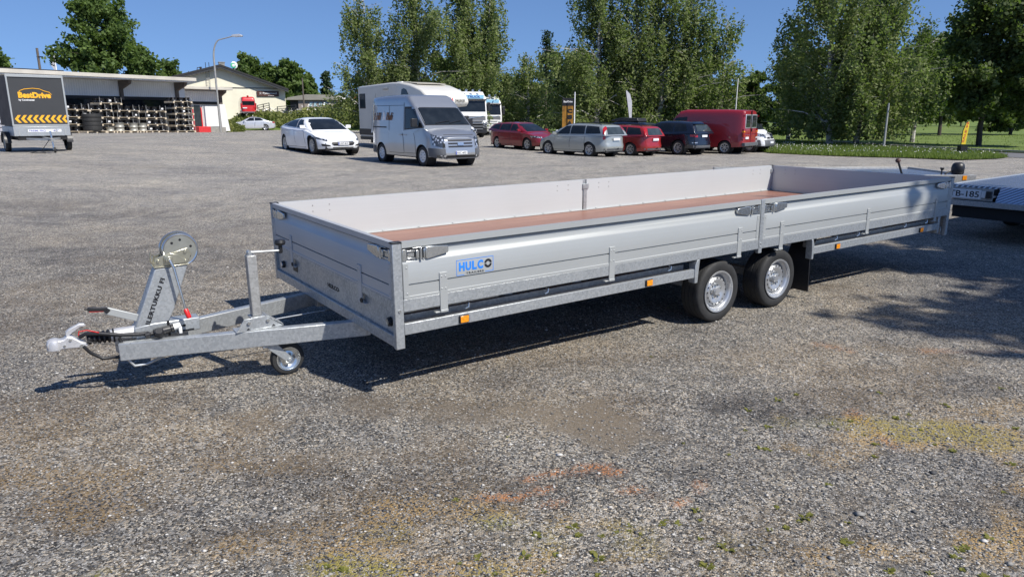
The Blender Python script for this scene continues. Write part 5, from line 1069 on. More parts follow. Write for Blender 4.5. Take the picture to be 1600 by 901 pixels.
c1 = gat(347.5, 98); m = MB(); m.box(X(c1)-.35, 2, ap.z-.3, X(c1)+.35, 3, c1.z+.1); m.box(X(c1)-.4, 1.95, c1.z+.02, X(c1)+.4, 3.05, c1.z+.14); m.build('chimney', 'concrete', gb)
for px, h in ((322, .9), (327.5, .8), (314, .5), (294, .35)):
    q = gat(px, 108); zr = float(np.interp(q.x, (gl.x, ap.x), (gl.z, ap.z))); m = MB(); m.cyl((X(q), 1.5, zr-.1), (X(q), 1.5, zr+h), .04, n=6)
    if px in (314,): m.cyl((X(q), 1.5, zr-.1), (X(q), 1.5, zr+h), .14, n=8); m.tube([(X(q), 1.5, zr+h-.1), (X(q)-.4, 1.5, zr+h-.1), (X(q)-.45, 1.5, zr+.1)], .05, 6)
    m.build('roof_pipe', 'greywall', gb)
q = gat(367.5, 102); zr = float(np.interp(q.x, (ap.x, gr.x), (ap.z, gr.z)))
m = MB(); m.cyl((X(q), 2, zr-.2), (X(q), 2, q.z+.0), .05, n=6); o = m.build('dish_pole', 'white', gb); m = MB(); m.lathe([(0, .12), (.25, .09), (.45, 0), (.42, .0), (0, .06)], (X(q), 1.95, q.z+.05), (.35, -1, .1), 20); m.build('dish', 'white', o); m = MB(); m.lathe([(.2, .02), (.36, .02), (.36, .05), (.2, .08)], (X(q)-.15, 1.85, q.z), (.35, -1, .1), 16); m.build('dish_rim', 'green', o)
# ladder with creeper
l0 = gat(326, 138); m = MB()
for dx in (-.2, .2): m.cyl((X(l0)+dx, -.2, l0.z), (X(l0)+dx, -.2, l0.z+2.1), .025, n=5)
for k in range(7): m.cyl((X(l0)-.2, -.2, l0.z+.25+k*.28), (X(l0)+.2, -.2, l0.z+.25+k*.28), .02, n=5)
m.build('wall_ladder', 'pole', gb)
# railings on the bank
for (pa_, pb_) in (((402, 166), (420, 162)), ((433, 168), (462, 165))):
    a = at(pa_[0], pa_[1], 87.5); b_ = at(pb_[0], pb_[1], 87.5)
    rl = empty('railing', (a.x, 87.5, a.z-1.0), 0, 'dark metal railing on the bank, '+('beside the bright red van' if pa_[0] == 402 else 'at the right corner of the cream wall'), 'railing', 'railings on the bank')
    for k in range(4):
        m = MB(); m.bar((0, 0, 1.0-k*.26), (b_.x-a.x, 0, b_.z-a.z+1.0-k*.26), .05, .07); m.build('rail', 'greywall', rl)
    for t in (0, .5, 1):
        m = MB(); xx = (b_.x-a.x)*t; zt_ = (b_.z-a.z)*t; m.box(xx-.04, -.04, -.6, xx+.04, .04, 1.05+zt_); m.build('rail_post', 'greywall', rl)
# brick hut with graffiti, red roof house
p0, p1 = at(466, 165, 96), at(526, 168, 96)
bh = empty('brick_hut', (p0.x, 96, 0), 0, 'small red brick hut with pale flat roof and pale blue graffiti, behind the weedy bank', 'building')
wz, rz_ = at(500, 157, 96).z, at(500, 149, 96).z
m = MB(); m.box(0, 0, -1, p1.x-p0.x, 5, wz); m.build('wall', 'redbrick', bh)
m = MB(); m.prism([(-1.6, wz), (-1.3, wz+.3), (1.2, rz_+.05), (p1.x-p0.x-.8, rz_), (p1.x-p0.x+.5, wz+.15), (p1.x-p0.x+.4, wz)], 1, -.25, 5.5); m.build('roof', 'paleroof', bh)
m = MB(); m.box(-1.2, .5, -1, 0, 5, wz); m.build('porch_wall', 'greywall', bh)
gzv = at(500, 164, 96).z
for i, (dx, w_) in enumerate(((1.5, .6), (2.1, .7), (2.8, .5), (3.3, .8))):
    lettering('SKOE'[i], w_*.8, .55, 'graffiti', bh, (dx-.1, -.02, gzv-.25), (1, 0, 0), (0, 0, 1), .08, .01, shear=.2)
p0 = at(531, 165, 120); p1 = at(560, 156, 120)
rh = empty('red_roof_house', (p0.x, 120, 0), 0, 'red tiled roof of a far house showing left of the motorhome', 'building')
m = MB(); m.box(0, 0, -1, 9, 8, p0.z-.2); m.build('wall', 'render', rh); m = MB(); m.prism([(-.6, p0.z-.4), (4, p1.z+.6), (9.5, p0.z-.4), (9.5, p0.z-.1), (4, p1.z+.9), (-.6, p0.z-.1)], 1, -.5, 8.5); m.build('roof', 'rooftile', rh)
# ------------------------------------------------------------------ pallets of wheel rims
def pallet_mesh():
    m = MB()
    return m
def make_pallet(label, W_=1.7, D_=1.2, cage=.42):
    t = empty('pallet', (0, 0, 0), 0, label, 'pallet', 'pallets stacked in front of the workshop')
    bd = MB(); bd.box(-W_/2, -.05, .115, W_/2, .05, .14); bdm = bd.mesh('board', 'wood')
    for k in range(6): part('deck_board', bdm, t, (0, -D_/2+.06+k*(D_-.12)/5, 0))
    bl = MB(); bl.box(-.07, -D_/2, 0, .07, D_/2, .115); blm = bl.mesh('bearer', 'wood')
    for x in (-W_/2+.07, 0, W_/2-.07): part('bearer', blm, t, (x, 0, 0))
    if cage:
        ps = MB(); ps.box(-.012, -.012, .14, .012, .012, cage+.12); pm_ = ps.mesh('post', 'pole')
        for x in (-W_/2+.03, W_*.2, W_/2-.03): part('stacking_post', pm_, t, (x, -D_/2+.02, 0))
    return t
def rim_mesh(c, Rr=.27, h=.3):
    m = MB(); m.lathe([(Rr*.35, h*.5), (Rr*.8, h*.55), (Rr*.86, h*.9), (Rr, h), (Rr*1.0, h*.94), (Rr*.88, h*.82), (Rr*.86, h*.5), (Rr*.88, h*.18), (Rr, .06*h), (Rr, 0), (Rr*.86, h*.05)], (0, 0, 0), (0, 0, 1), 20); return m.mesh('wheel_rim', c)
RIM = rim_mesh('satin'); RIMO = rim_mesh('oldrim', .3, .26); LBL = MB(); LBL.box(-.09, -.285, .10, .07, -.275, .22); LBLm = LBL.mesh('paper_label', 'whiteprint')
pal0 = None; cols = [(114, 4, .50), (152, 4, .50), (194, 4, .50), (237, 4, .50), (281, 5, .46)]
fr = lambda x, y, z=0: Vector((A.x+x*math.cos(ang)-y*math.sin(ang), A.y+x*math.sin(ang)+y*math.cos(ang), z))
def gnd_at(v): return float(gz(v.x, v.y))
for ci, (px, nl, hh) in enumerate(cols):
    off = -3.2; xl = bx_at(px, fr(0, off), ang)
    lv = list(range(nl))+([nl] if ci == 4 or ci == 1 else [])
    for k in lv:
        jx = random.uniform(-.06, .06)+(.75 if (ci == 1 and k == nl) else 0); P_ = fr(xl+jx, off, 0); z = gnd_at(P_)+k*hh
        pos = {0: 'ground level', 1: 'second', 2: 'third', 3: 'fourth', 4: 'fifth', 5: 'sixth'}[k]
        lab = f'wooden pallet with black rims, {pos} in the {["first","second","third","fourth","fifth"][ci]} stack from the left'
        if pal0 is None: pal0 = t = make_pallet(lab)
        else:
            t = link_copy(pal0); t['label'] = lab
        t.location = (P_.x, P_.y, z); t.rotation_euler.z = ang+random.uniform(-.03, .03)
        if k < nl or ci in (1, 4):
            for q in (-1, 0, 1):
                for yy in (-.3, .3):
                    R_ = fr(xl+jx+q*.555, off+yy, z+.145); o = bpy.data.objects.new('wheel_rim', RIM); C.objects.link(o); o.location = R_; o.rotation_euler.z = ang+random.uniform(-.3, .3)
                    tag(o, f'black rim on the {["ground", "second", "third", "fourth", "fifth", "sixth"][k]}-level pallet, {["first", "second", "third", "fourth", "fifth"][ci]} stack from the left, '+('front' if yy < 0 else 'back')+' row '+['left', 'middle', 'right'][q+1], 'wheel rim', 'black rims on the stacked pallets')
                    if yy < 0 and random.random() < .32: part('paper_label', LBLm, o)
# loose stacks in front
def stack(px, n, mesh, dz, label, name, cat, grp, off=-4.3, sc=1.):
    xl = bx_at(px, fr(0, off), ang); P_ = fr(xl, off); z = gnd_at(P_)
    t = link_copy(pal0); t['label'] = f'small pallet on the ground under {label} '+{142: 'left of the loose rims', 169: 'at the left', 184: 'second from left', 206: 'third from left', 220: 'at the right'}[px]; t.location = (P_.x, P_.y, z); t.rotation_euler.z = ang; t.scale = (.62 if px != 142 else .85, .8, 1)
    for ch in list(t.children):
        if ch.name.startswith('stacking_post'): bpy.data.objects.remove(ch)
    for k in range(n):
        o = bpy.data.objects.new(name, mesh); C.objects.link(o); o.location = (P_.x, P_.y, z+.14+k*dz); o.rotation_euler.z = random.uniform(0, 6); o.scale = (sc, sc, sc)
        if name == 'tyre': lb_ = 'large lorry tyre, '+['lowest', 'second', 'third', 'topmost'][k]+' in the pile of four before the pallets'
        else: lb_ = f'grey steel rim, {["lower", "upper"][k]} one in the stack '+{169: 'nearest the tyres', 184: 'second from the tyres', 206: 'third from the tyres', 220: 'farthest from the tyres'}[px]
        tag(o, lb_, cat, grp)
tb = MB(); tb.lathe([(.30, 0), (.42, .0), (.50, .02), (.545, .06), (.55, .09), (.535, .10), (.55, .11), (.55, .19), (.535, .2), (.55, .21), (.545, .26), (.50, .30), (.42, .31), (.30, .29), (.29, .15), (.30, 0)], (0, 0, 0), (0, 0, 1), 32); TB = tb.mesh('tyre', 'rubber')
stack(142, 4, TB, .285, 'the tyre pile', 'tyre', 'tyre', 'big tyres piled on a pallet', sc=1.12); stack(169, 1, RIMO, .27, 'grey rims', 'wheel_rim', 'wheel rim', 'grey rims in small stacks'); stack(184, 2, RIMO, .27, 'grey rims', 'wheel_rim', 'wheel rim', 'grey rims in small stacks', sc=1.15); stack(206, 2, RIMO, .27, 'grey rims', 'wheel_rim', 'wheel rim', 'grey rims in small stacks', sc=1.1); stack(220, 2, RIMO, .27, 'grey rims', 'wheel_rim', 'wheel rim', 'grey rims in small stacks', sc=1.1)
# white sheet stack left of the box trailer
q = gpx(2, 214); m = MB()
ws = empty('board_stack', (q.x-1.2, q.y, q.z), .25, 'pile of pale boards at the left edge beside the box trailer', 'board pile')
for k in range(10):
    m = MB(); j = random.uniform(-.06, .06); m.box(-1.6+j, -.6, .02+k*.24, 1.1+j, .6, .02+k*.24+.2); m.build('board', 'flagwhite', ws)
# ------------------------------------------------------------------ poles, lamps, signs
def lamp(px, Y, ztop, head_px, label, mt='pole', base=None):
    f = foot(px, Y); f = Vector((f.x, Y, f.z)); t = at(px-1.5, 75, Y); h = at(head_px, 57, Y)
    o = empty('street_lamp', f, 0, label, 'street lamp'); H = h.z-f.z
    m = MB(); pts = [(0, 0, 0), (0, 0, H-1.9)]+[(.75-.75*math.cos(a), 0, H-1.9+1.6*math.sin(a)) for a in np.linspace(0, 1.35, 8)][1:]+[(h.x-f.x-.9, 0, H-.05)]
    m.tube(pts, .085, 10, .045); m.build('pole', mt, o)
    m = MB(); x = h.x-f.x; m.prism([(x-1.0, H-.08), (x-.9, H+.07), (x-.3, H+.13), (x, H+.02), (x-.05, H-.07), (x-.6, H-.12)], 1, -.14, .14, True); m.build('lamp_head', 'cast', o, .03)
lamp(344, 64, 8, 379, 'tall curved street lamp with a grey head, rising in front of the cream gable')
def pole(name, base, top, r0, label, mt, cat):
    o = empty(name, base, 0, label, cat); m = MB(); m.tube([(0, 0, 0), tuple(Vector(top)-Vector(base))], r0, 10, r0*.7); m.build('pole', mt, o); return o
f = gpx(1380, 231.5); o = pole('lamp_post', f, at(1388.5, 160, f.y+.1), .075, 'slim grey lamp post leaning slightly on the clover verge before the big weeping birch', 'pole', 'lamp post')
f = foot(1147, 55); tp = at(1153, 122, 55); pole('flag_pole', f, (tp.x, 55, tp.z), .045, 'thin white pole rising behind the dark red van', 'whiteprint', 'pole')
f = foot(76, 75); tp = at(70, 77, 75); o = pole('utility_pole', f, (f.x, 75, tp.z), .16, 'dark wooden utility pole rising behind the workshop roof', 'tarnish', 'pole'); m = MB(); m.box(-.1, -.1, tp.z-f.z-.9, .45, .1, tp.z-f.z-.8); m.build('pole_bracket', 'ink', o)
f = foot(101, 95); tp = at(99, 76, 95); o = pole('flag_mast', f, (f.x, 95, tp.z), .09, 'white mast with a drooping flag rising behind the workshop roof', 'whiteprint', 'flag mast')
m = MB(); H = tp.z-f.z; m.prism([(-.05, H-.3), (-.05, H-3.0), (-.6, H-2.2), (-.3, H-1.4)], 1, -.04, .04); m.build('flag', 'flagwhite', o)
f = foot(477, 88); tp = at(476, 123, 88); pole('utility_pole', f, (f.x, 88, tp.z), .10, 'short wooden pole in front of the brick hut', 'tarnish', 'pole')
# amber and black sign tower
p0, p1 = at(878, 200, 52), at(896, 153, 52)
o = empty('sign_tower', (p0.x, 52, float(gz(p0.x, 52))), 0, 'tall narrow sign with black top and amber panel, standing before the trees', 'sign'); w_ = p1.x-p0.x; H = p1.z-o.location.z
m = MB(); m.box(0, 0, .2, w_, .3, H); m.build('sign_body', 'ink', o)
m = MB(); m.box(.0, -.02, .3, w_*.98, 0, H-.55); m.build('amber_panel', 'amber', o)
for k, ch in enumerate('CSAB'):
    m = MB(); zc = H-.95-k*.42
    lettering(ch, w_*.5, .30, 'ink', o, (w_*.42, -.022, zc-.1), (1, 0, 0), (0, 0, 1), .08, .01)
lettering('BestDrive', w_*.8, .14, 'whiteprint', o, (w_*.1, -.01, H-.32), (1, 0, 0), (0, 0, 1), .02, .01)
pole('flag_pole', (p1.x+.05, 51.6, o.location.z), (p1.x+.05, 51.6, at(896, 144, 52).z), .05, 'slim white pole at the right edge of the amber sign', 'whiteprint', 'pole')
def feather(pxb, pyb, pts, Y, mt, label, txt=None):
    b_ = at(pxb, pyb, Y); b_.z = float(gz(b_.x, Y)); o = empty('feather_flag', b_, 0, label, 'feather flag')
    W_ = [at(a, c_, Y) for a, c_ in pts]; poly = [(v.x-b_.x, v.z-b_.z) for v in W_]
    m = MB(); m.prism(poly, 1, -.012, .012); fl = m.build('flag', mt, o)
    L_ = poly[:len(poly)//2+1]; m = MB(); m.tube([(0, 0, 0)]+[(a, 0, c_) for a, c_ in L_], .02, 6); m.build('flag_pole', 'ink', o)
    return o, fl, poly
feather(985, 232, [(983, 187), (980.5, 165), (977.5, 142), (979, 140.5), (984, 146), (987, 158), (987, 172), (986.5, 187)], 46, 'flagwhite', 'pale grey feather flag standing behind the roof box')
o, fl, poly = feather(1503, 232, [(1501.5, 224), (1504.5, 203), (1510, 190), (1514.5, 187.5), (1514, 196), (1511, 210), (1508.5, 224)], 36, 'flagyellow', 'yellow feather flag with red and black print on the verge at the right')
lettering('SALE 99', 1.0, .10, 'redpaint', fl, (poly[0][0]+.12, -.014, poly[0][1]+.08), (.12, 0, 1), (-1, 0, .12), .02, .002)
m = MB(); m.box(-.16, -.16, 0, .18, .16, .42); m.build('flag_base', 'ink', o)
# ================================================================== VEGETATION
def leaf_mesh(name, P, size, mt, asp=1.6, up=.0, tone=None, rs=None, droop=0.):
    """P (n,3) leaf centres -> kite-shaped leaves with random turns"""
    rs = rs or np.random.RandomState(1); n = len(P); s_ = size*rs.uniform(.65, 1.35, n)[:, None]
    a = rs.normal(size=(n, 3)); a[:, 2] = a[:, 2]*(1-droop)-droop*1.6; a /= np.linalg.norm(a, axis=1)[:, None]
    b = rs.normal(size=(n, 3)); b -= (b*a).sum(1)[:, None]*a; b /= np.linalg.norm(b, axis=1)[:, None]
    V = np.stack([P-a*s_*asp/2, P+b*s_/2-a*s_*.1, P+a*s_*asp/2, P-b*s_/2-a*s_*.1], 1).reshape(-1, 3)
    me = bpy.data.meshes.new(name); me.vertices.add(4*n); me.vertices.foreach_set('co', V.ravel()); me.loops.add(4*n); me.polygons.add(n)
    me.polygons.foreach_set('loop_start', np.arange(0, 4*n, 4)); me.polygons.foreach_set('loop_total', np.full(n, 4)); me.loops.foreach_set('vertex_index', np.arange(4*n))
    t = tone if tone is not None else rs.uniform(0, 1, n); me.attributes.new('tone', 'FLOAT', 'FACE').data.foreach_set('value', (t*.6+rs.uniform(0, .5, n)).astype(np.float32))
    me.materials.append(M[mt]); me.update(calc_edges=True); return me
def tree(kind, base, H, Wd, n, mt, bark, label, cat='tree', grp=None, seed=1, lsize=.145, low=.1, lean=0, trunks=1, spread=None, top=1.0, name=None):
    rs = np.random.RandomState(seed); o = empty(name or kind+'_tree', base, 0, label, cat, grp)
    tr = MB(); cl = []; tone = []
    for tk in range(trunks):
        dx = (tk-(trunks-1)/2)*Wd*.18; hh = H*(1-.1*tk)
        pts = [Vector((dx*(1+1.2*t)+lean*t*t+rs.uniform(-.1, .1)*t, rs.uniform(-.1, .1), hh*t*.97)) for t in np.linspace(0, 1, 8)]
        r0 = H*.013+.06; tr.tube(pts, r0, 8, .02)
        nb = int(30+H*2.6) if kind != 'spruce' else int(H*6)
        for k in range(nb):
            t = low+(1-low)*((k+rs.uniform())/nb)**(.95); a = rs.uniform(0, 6.28); i = min(6, int(t*7)); p = pts[i].lerp(pts[i+1], t*7-i)
            if kind == 'birch': L = Wd/2*(.15+1.05*min(1., (1-t)*1.3)**.5)*rs.uniform(.45, 1.15)*(1+.25*math.sin(a*2+seed))/(1 if trunks == 1 else 1.2); el = rs.uniform(.1, .8)
            elif kind == 'spruce': L = Wd/2*(1-t)*rs.uniform(.8, 1.1)+.15; el = -.15
            elif kind == 'round': L = Wd/2*math.sqrt(max(.05, 1-((t-.5-low/3)/.56)**2))*rs.uniform(.6, 1.08); el = rs.uniform(0, .7)
            else: L = Wd/2*(.25+.85*(1-t)**.75)*rs.uniform(.6, 1.1); el = rs.uniform(.15, .8)
            d = Vector((math.cos(a)*math.cos(el), math.sin(a)*math.cos(el), math.sin(el))); e = p+d*L
            mid = p.lerp(e, .5)+Vector((0, 0, L*.06)); tr.tube([p, mid, e], max(.02, r0*.35*(1-t)), 5, .008)
            bt_ = rs.uniform()
            ns = max(3, int(L*(4.6 if kind == 'birch' else 3.2)))
            for q in range(ns):
                u = .22+.8*(q+rs.uniform())/ns; c_ = p.lerp(e, u)
                if kind == 'birch':
                    sl = rs.uniform(.6, 2.8)*min(1.1, H/13); m_ = max(6, int(n*1.9*sl)); z = rs.uniform(0, 1, m_)**.8*sl
                    q0 = np.array(c_)+rs.normal(0, .16, 3); sway = rs.normal(0, .10, 2); X_ = q0[None, :]+rs.normal(0, .13, (m_, 3)); X_[:, 2] -= z; X_[:, 0] += sway[0]*z; X_[:, 1] += sway[1]*z
                elif kind == 'spruce':
                    m_ = int(n); X_ = np.array(c_)[None, :]+rs.normal(0, 1, (m_, 3))*np.array([.22, .22, .10]); X_[:, 2] -= abs(rs.normal(0, .1, m_))
                else:
                    m_ = int(n); rad = rs.uniform(.25, .5)*min(1.2, H/9); X_ = np.array(c_)[None, :]+rs.normal(0, rad*.62, (m_, 3))
                X_ = X_[X_[:, 2] > .4] if kind != 'spruce' else X_
                cl.append(X_); tone.append(np.full(len(X_), .5*bt_+.5*rs.uniform()))
    P = np.concatenate(cl); T_ = np.concatenate(tone)
    tr.build('trunk', bark, o, fixn=False)
    me = leaf_mesh('crown', P, lsize, mt, 1.5, tone=T_, rs=rs, droop=.35 if kind == 'birch' else 0.); c_ = bpy.data.objects.new('crown', me); C.objects.link(c_); c_.parent = o; c_['kind'] = 'stuff'
    global NLEAF; NLEAF += len(P); return o
NLEAF = 0
def T(kind, px, topy, hw, Y, label, n=9, mt='birchleaf', bark='birchbark', seed=1, **k):
    b_ = foot(px, Y); t = at(px, topy, Y); H = t.z-b_.z; Wd = 2*abs(at(px+hw, 180, Y).x-b_.x)*((1.2 if px < 1300 else 1.36) if kind == 'birch' else 1.1); return tree(kind, b_, H, Wd, n, mt, bark, label, seed=seed, **k)
GB = 'birches and park trees behind the row of cars'
T('birch', 578, -6, 46, 62, 'tall slender birch at the left end of the tree row, above the motorhome', 9, seed=2, grp=GB, low=.12)
T('birch', 655, -45, 54, 63, 'tall birch directly behind the motorhome roof', 9, seed=3, grp=GB)
T('birch', 744, -50, 52, 65, 'broad tall birch standing above the lorries, with open sky to its right', 9, seed=4, grp=GB, trunks=2)
T('birch', 825, 84, 36, 67, 'lower bright green birch in the sky gap right of the lorries', 9, seed=5, grp=GB, low=.05)
T('spruce', 852, 44, 22, 74, 'dark pointed spruce tip showing behind the lower birch', 16, 'spruce', 'bark', seed=6, grp=GB, name='spruce_tree')
T('birch', 932, -70, 62, 60, 'tall broad birch behind the amber sign', 9, seed=7, grp=GB, low=.06)
T('birch', 1030, -95, 56, 60, 'tall birch with pale forked trunks behind the red estate', 7, seed=8, grp=GB, trunks=3, low=.06)
T('birch', 1124, 24, 46, 61, 'rounded birch behind the dark red van', 9, seed=9, grp=GB, low=.05)
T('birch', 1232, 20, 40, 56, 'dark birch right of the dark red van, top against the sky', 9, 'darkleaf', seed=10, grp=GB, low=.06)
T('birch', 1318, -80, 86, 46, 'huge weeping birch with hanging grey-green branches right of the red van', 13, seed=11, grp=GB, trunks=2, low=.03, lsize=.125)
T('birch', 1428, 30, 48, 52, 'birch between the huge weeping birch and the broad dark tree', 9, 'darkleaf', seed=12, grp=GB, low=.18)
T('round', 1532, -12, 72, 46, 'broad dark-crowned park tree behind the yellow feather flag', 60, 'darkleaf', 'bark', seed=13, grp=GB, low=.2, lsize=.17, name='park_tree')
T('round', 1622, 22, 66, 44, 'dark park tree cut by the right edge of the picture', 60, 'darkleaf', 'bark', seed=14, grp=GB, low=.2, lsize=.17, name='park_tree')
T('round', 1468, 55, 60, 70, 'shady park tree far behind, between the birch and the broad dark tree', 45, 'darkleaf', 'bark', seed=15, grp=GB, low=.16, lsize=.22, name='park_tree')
# shady background row
bgx = [(610, 120, 48, 82), (700, 100, 50, 80), (800, 125, 38, 84), (880, 92, 52, 82), (975, 100, 52, 80), (1075, 96, 52, 80), (1172, 120, 40, 78), (1268, 85, 56, 72), (1395, 85, 60, 78), (1580, 80, 66, 72)]
for i, (px, ty, hw, Y) in enumerate(bgx):
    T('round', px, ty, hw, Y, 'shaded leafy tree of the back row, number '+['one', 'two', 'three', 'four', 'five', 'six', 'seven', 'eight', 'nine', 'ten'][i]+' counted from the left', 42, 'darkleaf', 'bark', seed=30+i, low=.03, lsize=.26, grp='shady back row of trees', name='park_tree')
# far park trees on the lawn
for i, (px, ty, hw, Y) in enumerate(((1395, 150, 26, 110), (1445, 140, 30, 120), (1500, 142, 32, 130), (1560, 140, 30, 120), (1610, 135, 40, 105), (1340, 140, 30, 125), (1260, 140, 34, 115))):
    T('round', px, ty, hw, Y, 'small far tree across the lawn, '+['just right of the lamp post', 'under the gap right of the lamp post', 'above the yellow flag', 'right of the yellow flag', 'at the right edge', 'left of the lamp post', 'behind the weeping birch'][i], 30, 'darkleaf', 'bark', seed=50+i, low=.12, lsize=.3, grp='far trees across the lawn', name='park_tree')
# left side trees
T('cone', 178, -12, 82, 78, 'large pale-stemmed poplar rising behind the workshop roof', 26, 'limeleaf', 'bark', seed=60, low=.12, lsize=.26, name='poplar_tree')
T('round', 232, 78, 34, 77, 'smaller leafy tree at the right foot of the poplar', 34, 'limeleaf', 'bark', seed=61, lsize=.26, low=.1, name='leafy_tree')
T('round', 6, 84, 24, 74, 'bushy green tree top at the left edge behind the box trailer', 40, 'limeleaf', 'bark', seed=62, lsize=.26, name='leafy_tree')
T('round', 274, 98, 13, 100, 'small round tree top left of the gable roof', 40, 'limeleaf', 'bark', seed=63, lsize=.3, name='leafy_tree')
for i, (px, ty, hw) in enumerate(((396, 90, 24), (424, 104, 22), (455, 97, 26), (482, 118, 18))):
    T('round', px, ty, hw, 108, 'full green tree right of the gable, '+['tallest, nearest the dish', 'second from the roof', 'third from the roof, above the brown sign', 'lowest, before the spruce'][i], 46, 'limeleaf', 'bark', seed=64+i, lsize=.34, low=.03, grp='green trees right of the gable', name='leafy_tree')
T('spruce', 514, 111, 15, 112, 'lone dark spruce right of the brick hut roof', 20, 'spruce', 'bark', seed=70, name='spruce_tree', lsize=.3)
T('round', 545, 158, 22, 110, 'low hedge-like tree behind the red roof house', 30, 'limeleaf', 'bark', seed=71, lsize=.3, name='leafy_tree')
# the tree whose shade falls on the right of the yard (it stands outside the picture)
tree('round', (13.9, 2.3, 0), 10.5, 9.6, 115, 'darkleaf', 'bark', 'broad tree standing outside the picture at the right, shading the yard', seed=80, lsize=.2, low=.28, name='shade_tree')
# ------------------------------------------------------------------ verge, road, lawn, bank
def strip(name, pts, mt, dz, kind='structure', n=24, hgt=0):
    """closed ground outline -> sheet following the ground"""
    import bmesh
    bm = bmesh.new(); vs = [bm.verts.new((x, y, float(gz(x, y))+dz)) for x, y in pts]; f_ = bm.faces.new(vs)
    if f_.normal.z < 0: f_.normal_flip()
    bmesh.ops.triangulate(bm, faces=bm.faces[:])
    for _ in range(5 if len(pts) < 40 else 3):
        bmesh.ops.subdivide_edges(bm, edges=[e for e in bm.edges if e.calc_length() > 1.5], cuts=1, use_grid_fill=False); bmesh.ops.triangulate(bm, faces=bm.faces[:])
    for v in bm.verts: v.co.z = float(gz(v.co.x, v.co.y))+dz
    me = bpy.data.meshes.new(name); bm.to_mesh(me); bm.free(); me.materials.append(M[mt])
    for p_ in me.polygons: p_.use_smooth = True
    o = bpy.data.objects.new(name, me); C.objects.link(o); tag(o, kind=kind); return o, me
vp = [gpx(*p) for p in ((1205, 239), (1300, 243), (1420, 246), (1500, 249), (1556, 247), (1575, 245), (1545, 239.5), (1480, 237), (1400, 232), (1310, 225), (1235, 221), (1150, 221), (1150, 226), (1160, 232))]
vo, vme = strip('verge', [(p.x, p.y) for p in vp], 'grass', .03)
# lawn beyond the footpath
g0 = [gpx(*p)[:2] for p in ((1030, 219), (1180, 220), (1240, 219.5), (1310, 222), (1400, 228), (1500, 232.5), (1620, 238), (1700, 241))]
lawn, lme = strip('lawn', g0+[(120, 60), (260, 330), (-10, 330), (-4, 130), (3, 75), (8, 56)], 'grass', .02)
k0 = [gpx(*p)[:2] for p in ((1300, 220.5), (1400, 227), (1500, 231.5), (1620, 237), (1700, 240))]; k1 = [(x-.35*.5, y-.55) for x, y in k0]
strip('footpath', k0+k1[::-1], 'footpath', .05)
m = MB()
for a, b_ in zip(k1, k1[1:]):
    m.bar((a[0], a[1], float(gz(*a))+.04), (b_[0], b_[1], float(gz(*b_))+.04), .14, .12)
tag(m.build('kerb', 'kerb', fixn=False), kind='structure')
r1 = [(x-.03, y-.08) for x, y in k1[1:]]; r2 = [gpx(*p)[:2] for p in ((1700, 250), (1620, 246.5), (1560, 243.5), (1480, 238), (1420, 233.5))]
strip('road', r1+r2, 'asphalt', .012)
# far wood closing the horizon
def wood(name, x0, x1, Y, h, n, label, seed, sz=.7, y1=None):
    rs = np.random.RandomState(seed); xx = rs.uniform(x0, x1, n); t = (xx-x0)/(x1-x0); hh = h*(.75+.25*np.sin(xx*.13)+.18*np.sin(xx*.41+1)+.1*np.sin(xx*1.1)); P = np.stack([xx, Y+rs.uniform(-3, 3, n), hh*rs.uniform(0, 1, n)**.8], 1)
    me = leaf_mesh(name, P, sz, 'darkleaf', rs=rs); o = bpy.data.objects.new(name, me); C.objects.link(o); tag(o, kind='stuff'); return o
wood('far_wood', -260, 330, 240, 13, 26000, '', 5, 1.5)
# bank with weeds right of the gable
bk = []
X0, X1 = at(330, 190, 82).x, at(590, 190, 74).x
bx_ = np.linspace(X0-4, X1+12, 60); by_ = np.linspace(70, 112, 40)
def bank_h(X, Y):
    t = sm((Y-(82.3-(X-X0)*.12)-.4*np.sin(X*.7))/3.2); return gz(X, Y)-.02+t*(1.35+1.5*sm((X-X0-7)/10)+.12*np.sin(X*1.3+Y*.6))*sm((X-X0+1)/4)
tag(sheet('bank', bx_, by_, 'grass', bank_h), kind='structure')
rs = np.random.RandomState(9)
def weeds(name, n, xr, yr, hf, mt, size, hgt, seed, keep=None):
    rs = np.random.RandomState(seed); X = rs.uniform(*xr, n); Y = rs.uniform(*yr, n); cl = .5+.5*np.sin(X*1.7+3*np.sin(Y*.9))*np.sin(Y*1.3+2*np.sin(X*.7))
    if keep is not None: k_ = keep(X, Y); X, Y, cl = X[k_], Y[k_], cl[k_]
    Z = hf(X, Y)+rs.uniform(0, 1, len(X))*hgt*(.35+.65*cl); me = leaf_mesh(name, np.stack([X, Y, Z], 1), size, mt, 2.4, rs=rs, tone=cl); o = bpy.data.objects.new(name, me); C.objects.link(o); return tag(o, kind='stuff')
weeds('bank_weeds', 42000, (X0, X1+10), (76, 96), bank_h, 'dryleaf', .2, .75, 3, keep=lambda X, Y: (bank_h(X, Y)-gz(X, Y)) > .12)
weeds('bank_flowers', 500, (X0, X1+8), (78, 92), lambda X, Y: bank_h(X, Y)+.7, 'flower', .12, .5, 4, keep=lambda X, Y: (bank_h(X, Y)-gz(X, Y)) > .8)
weeds('wall_bushes', 3500, (at(350, 190, 68).x, at(368, 190, 70).x), (67, 72), gz, 'dryleaf', .2, 1.0, 8)
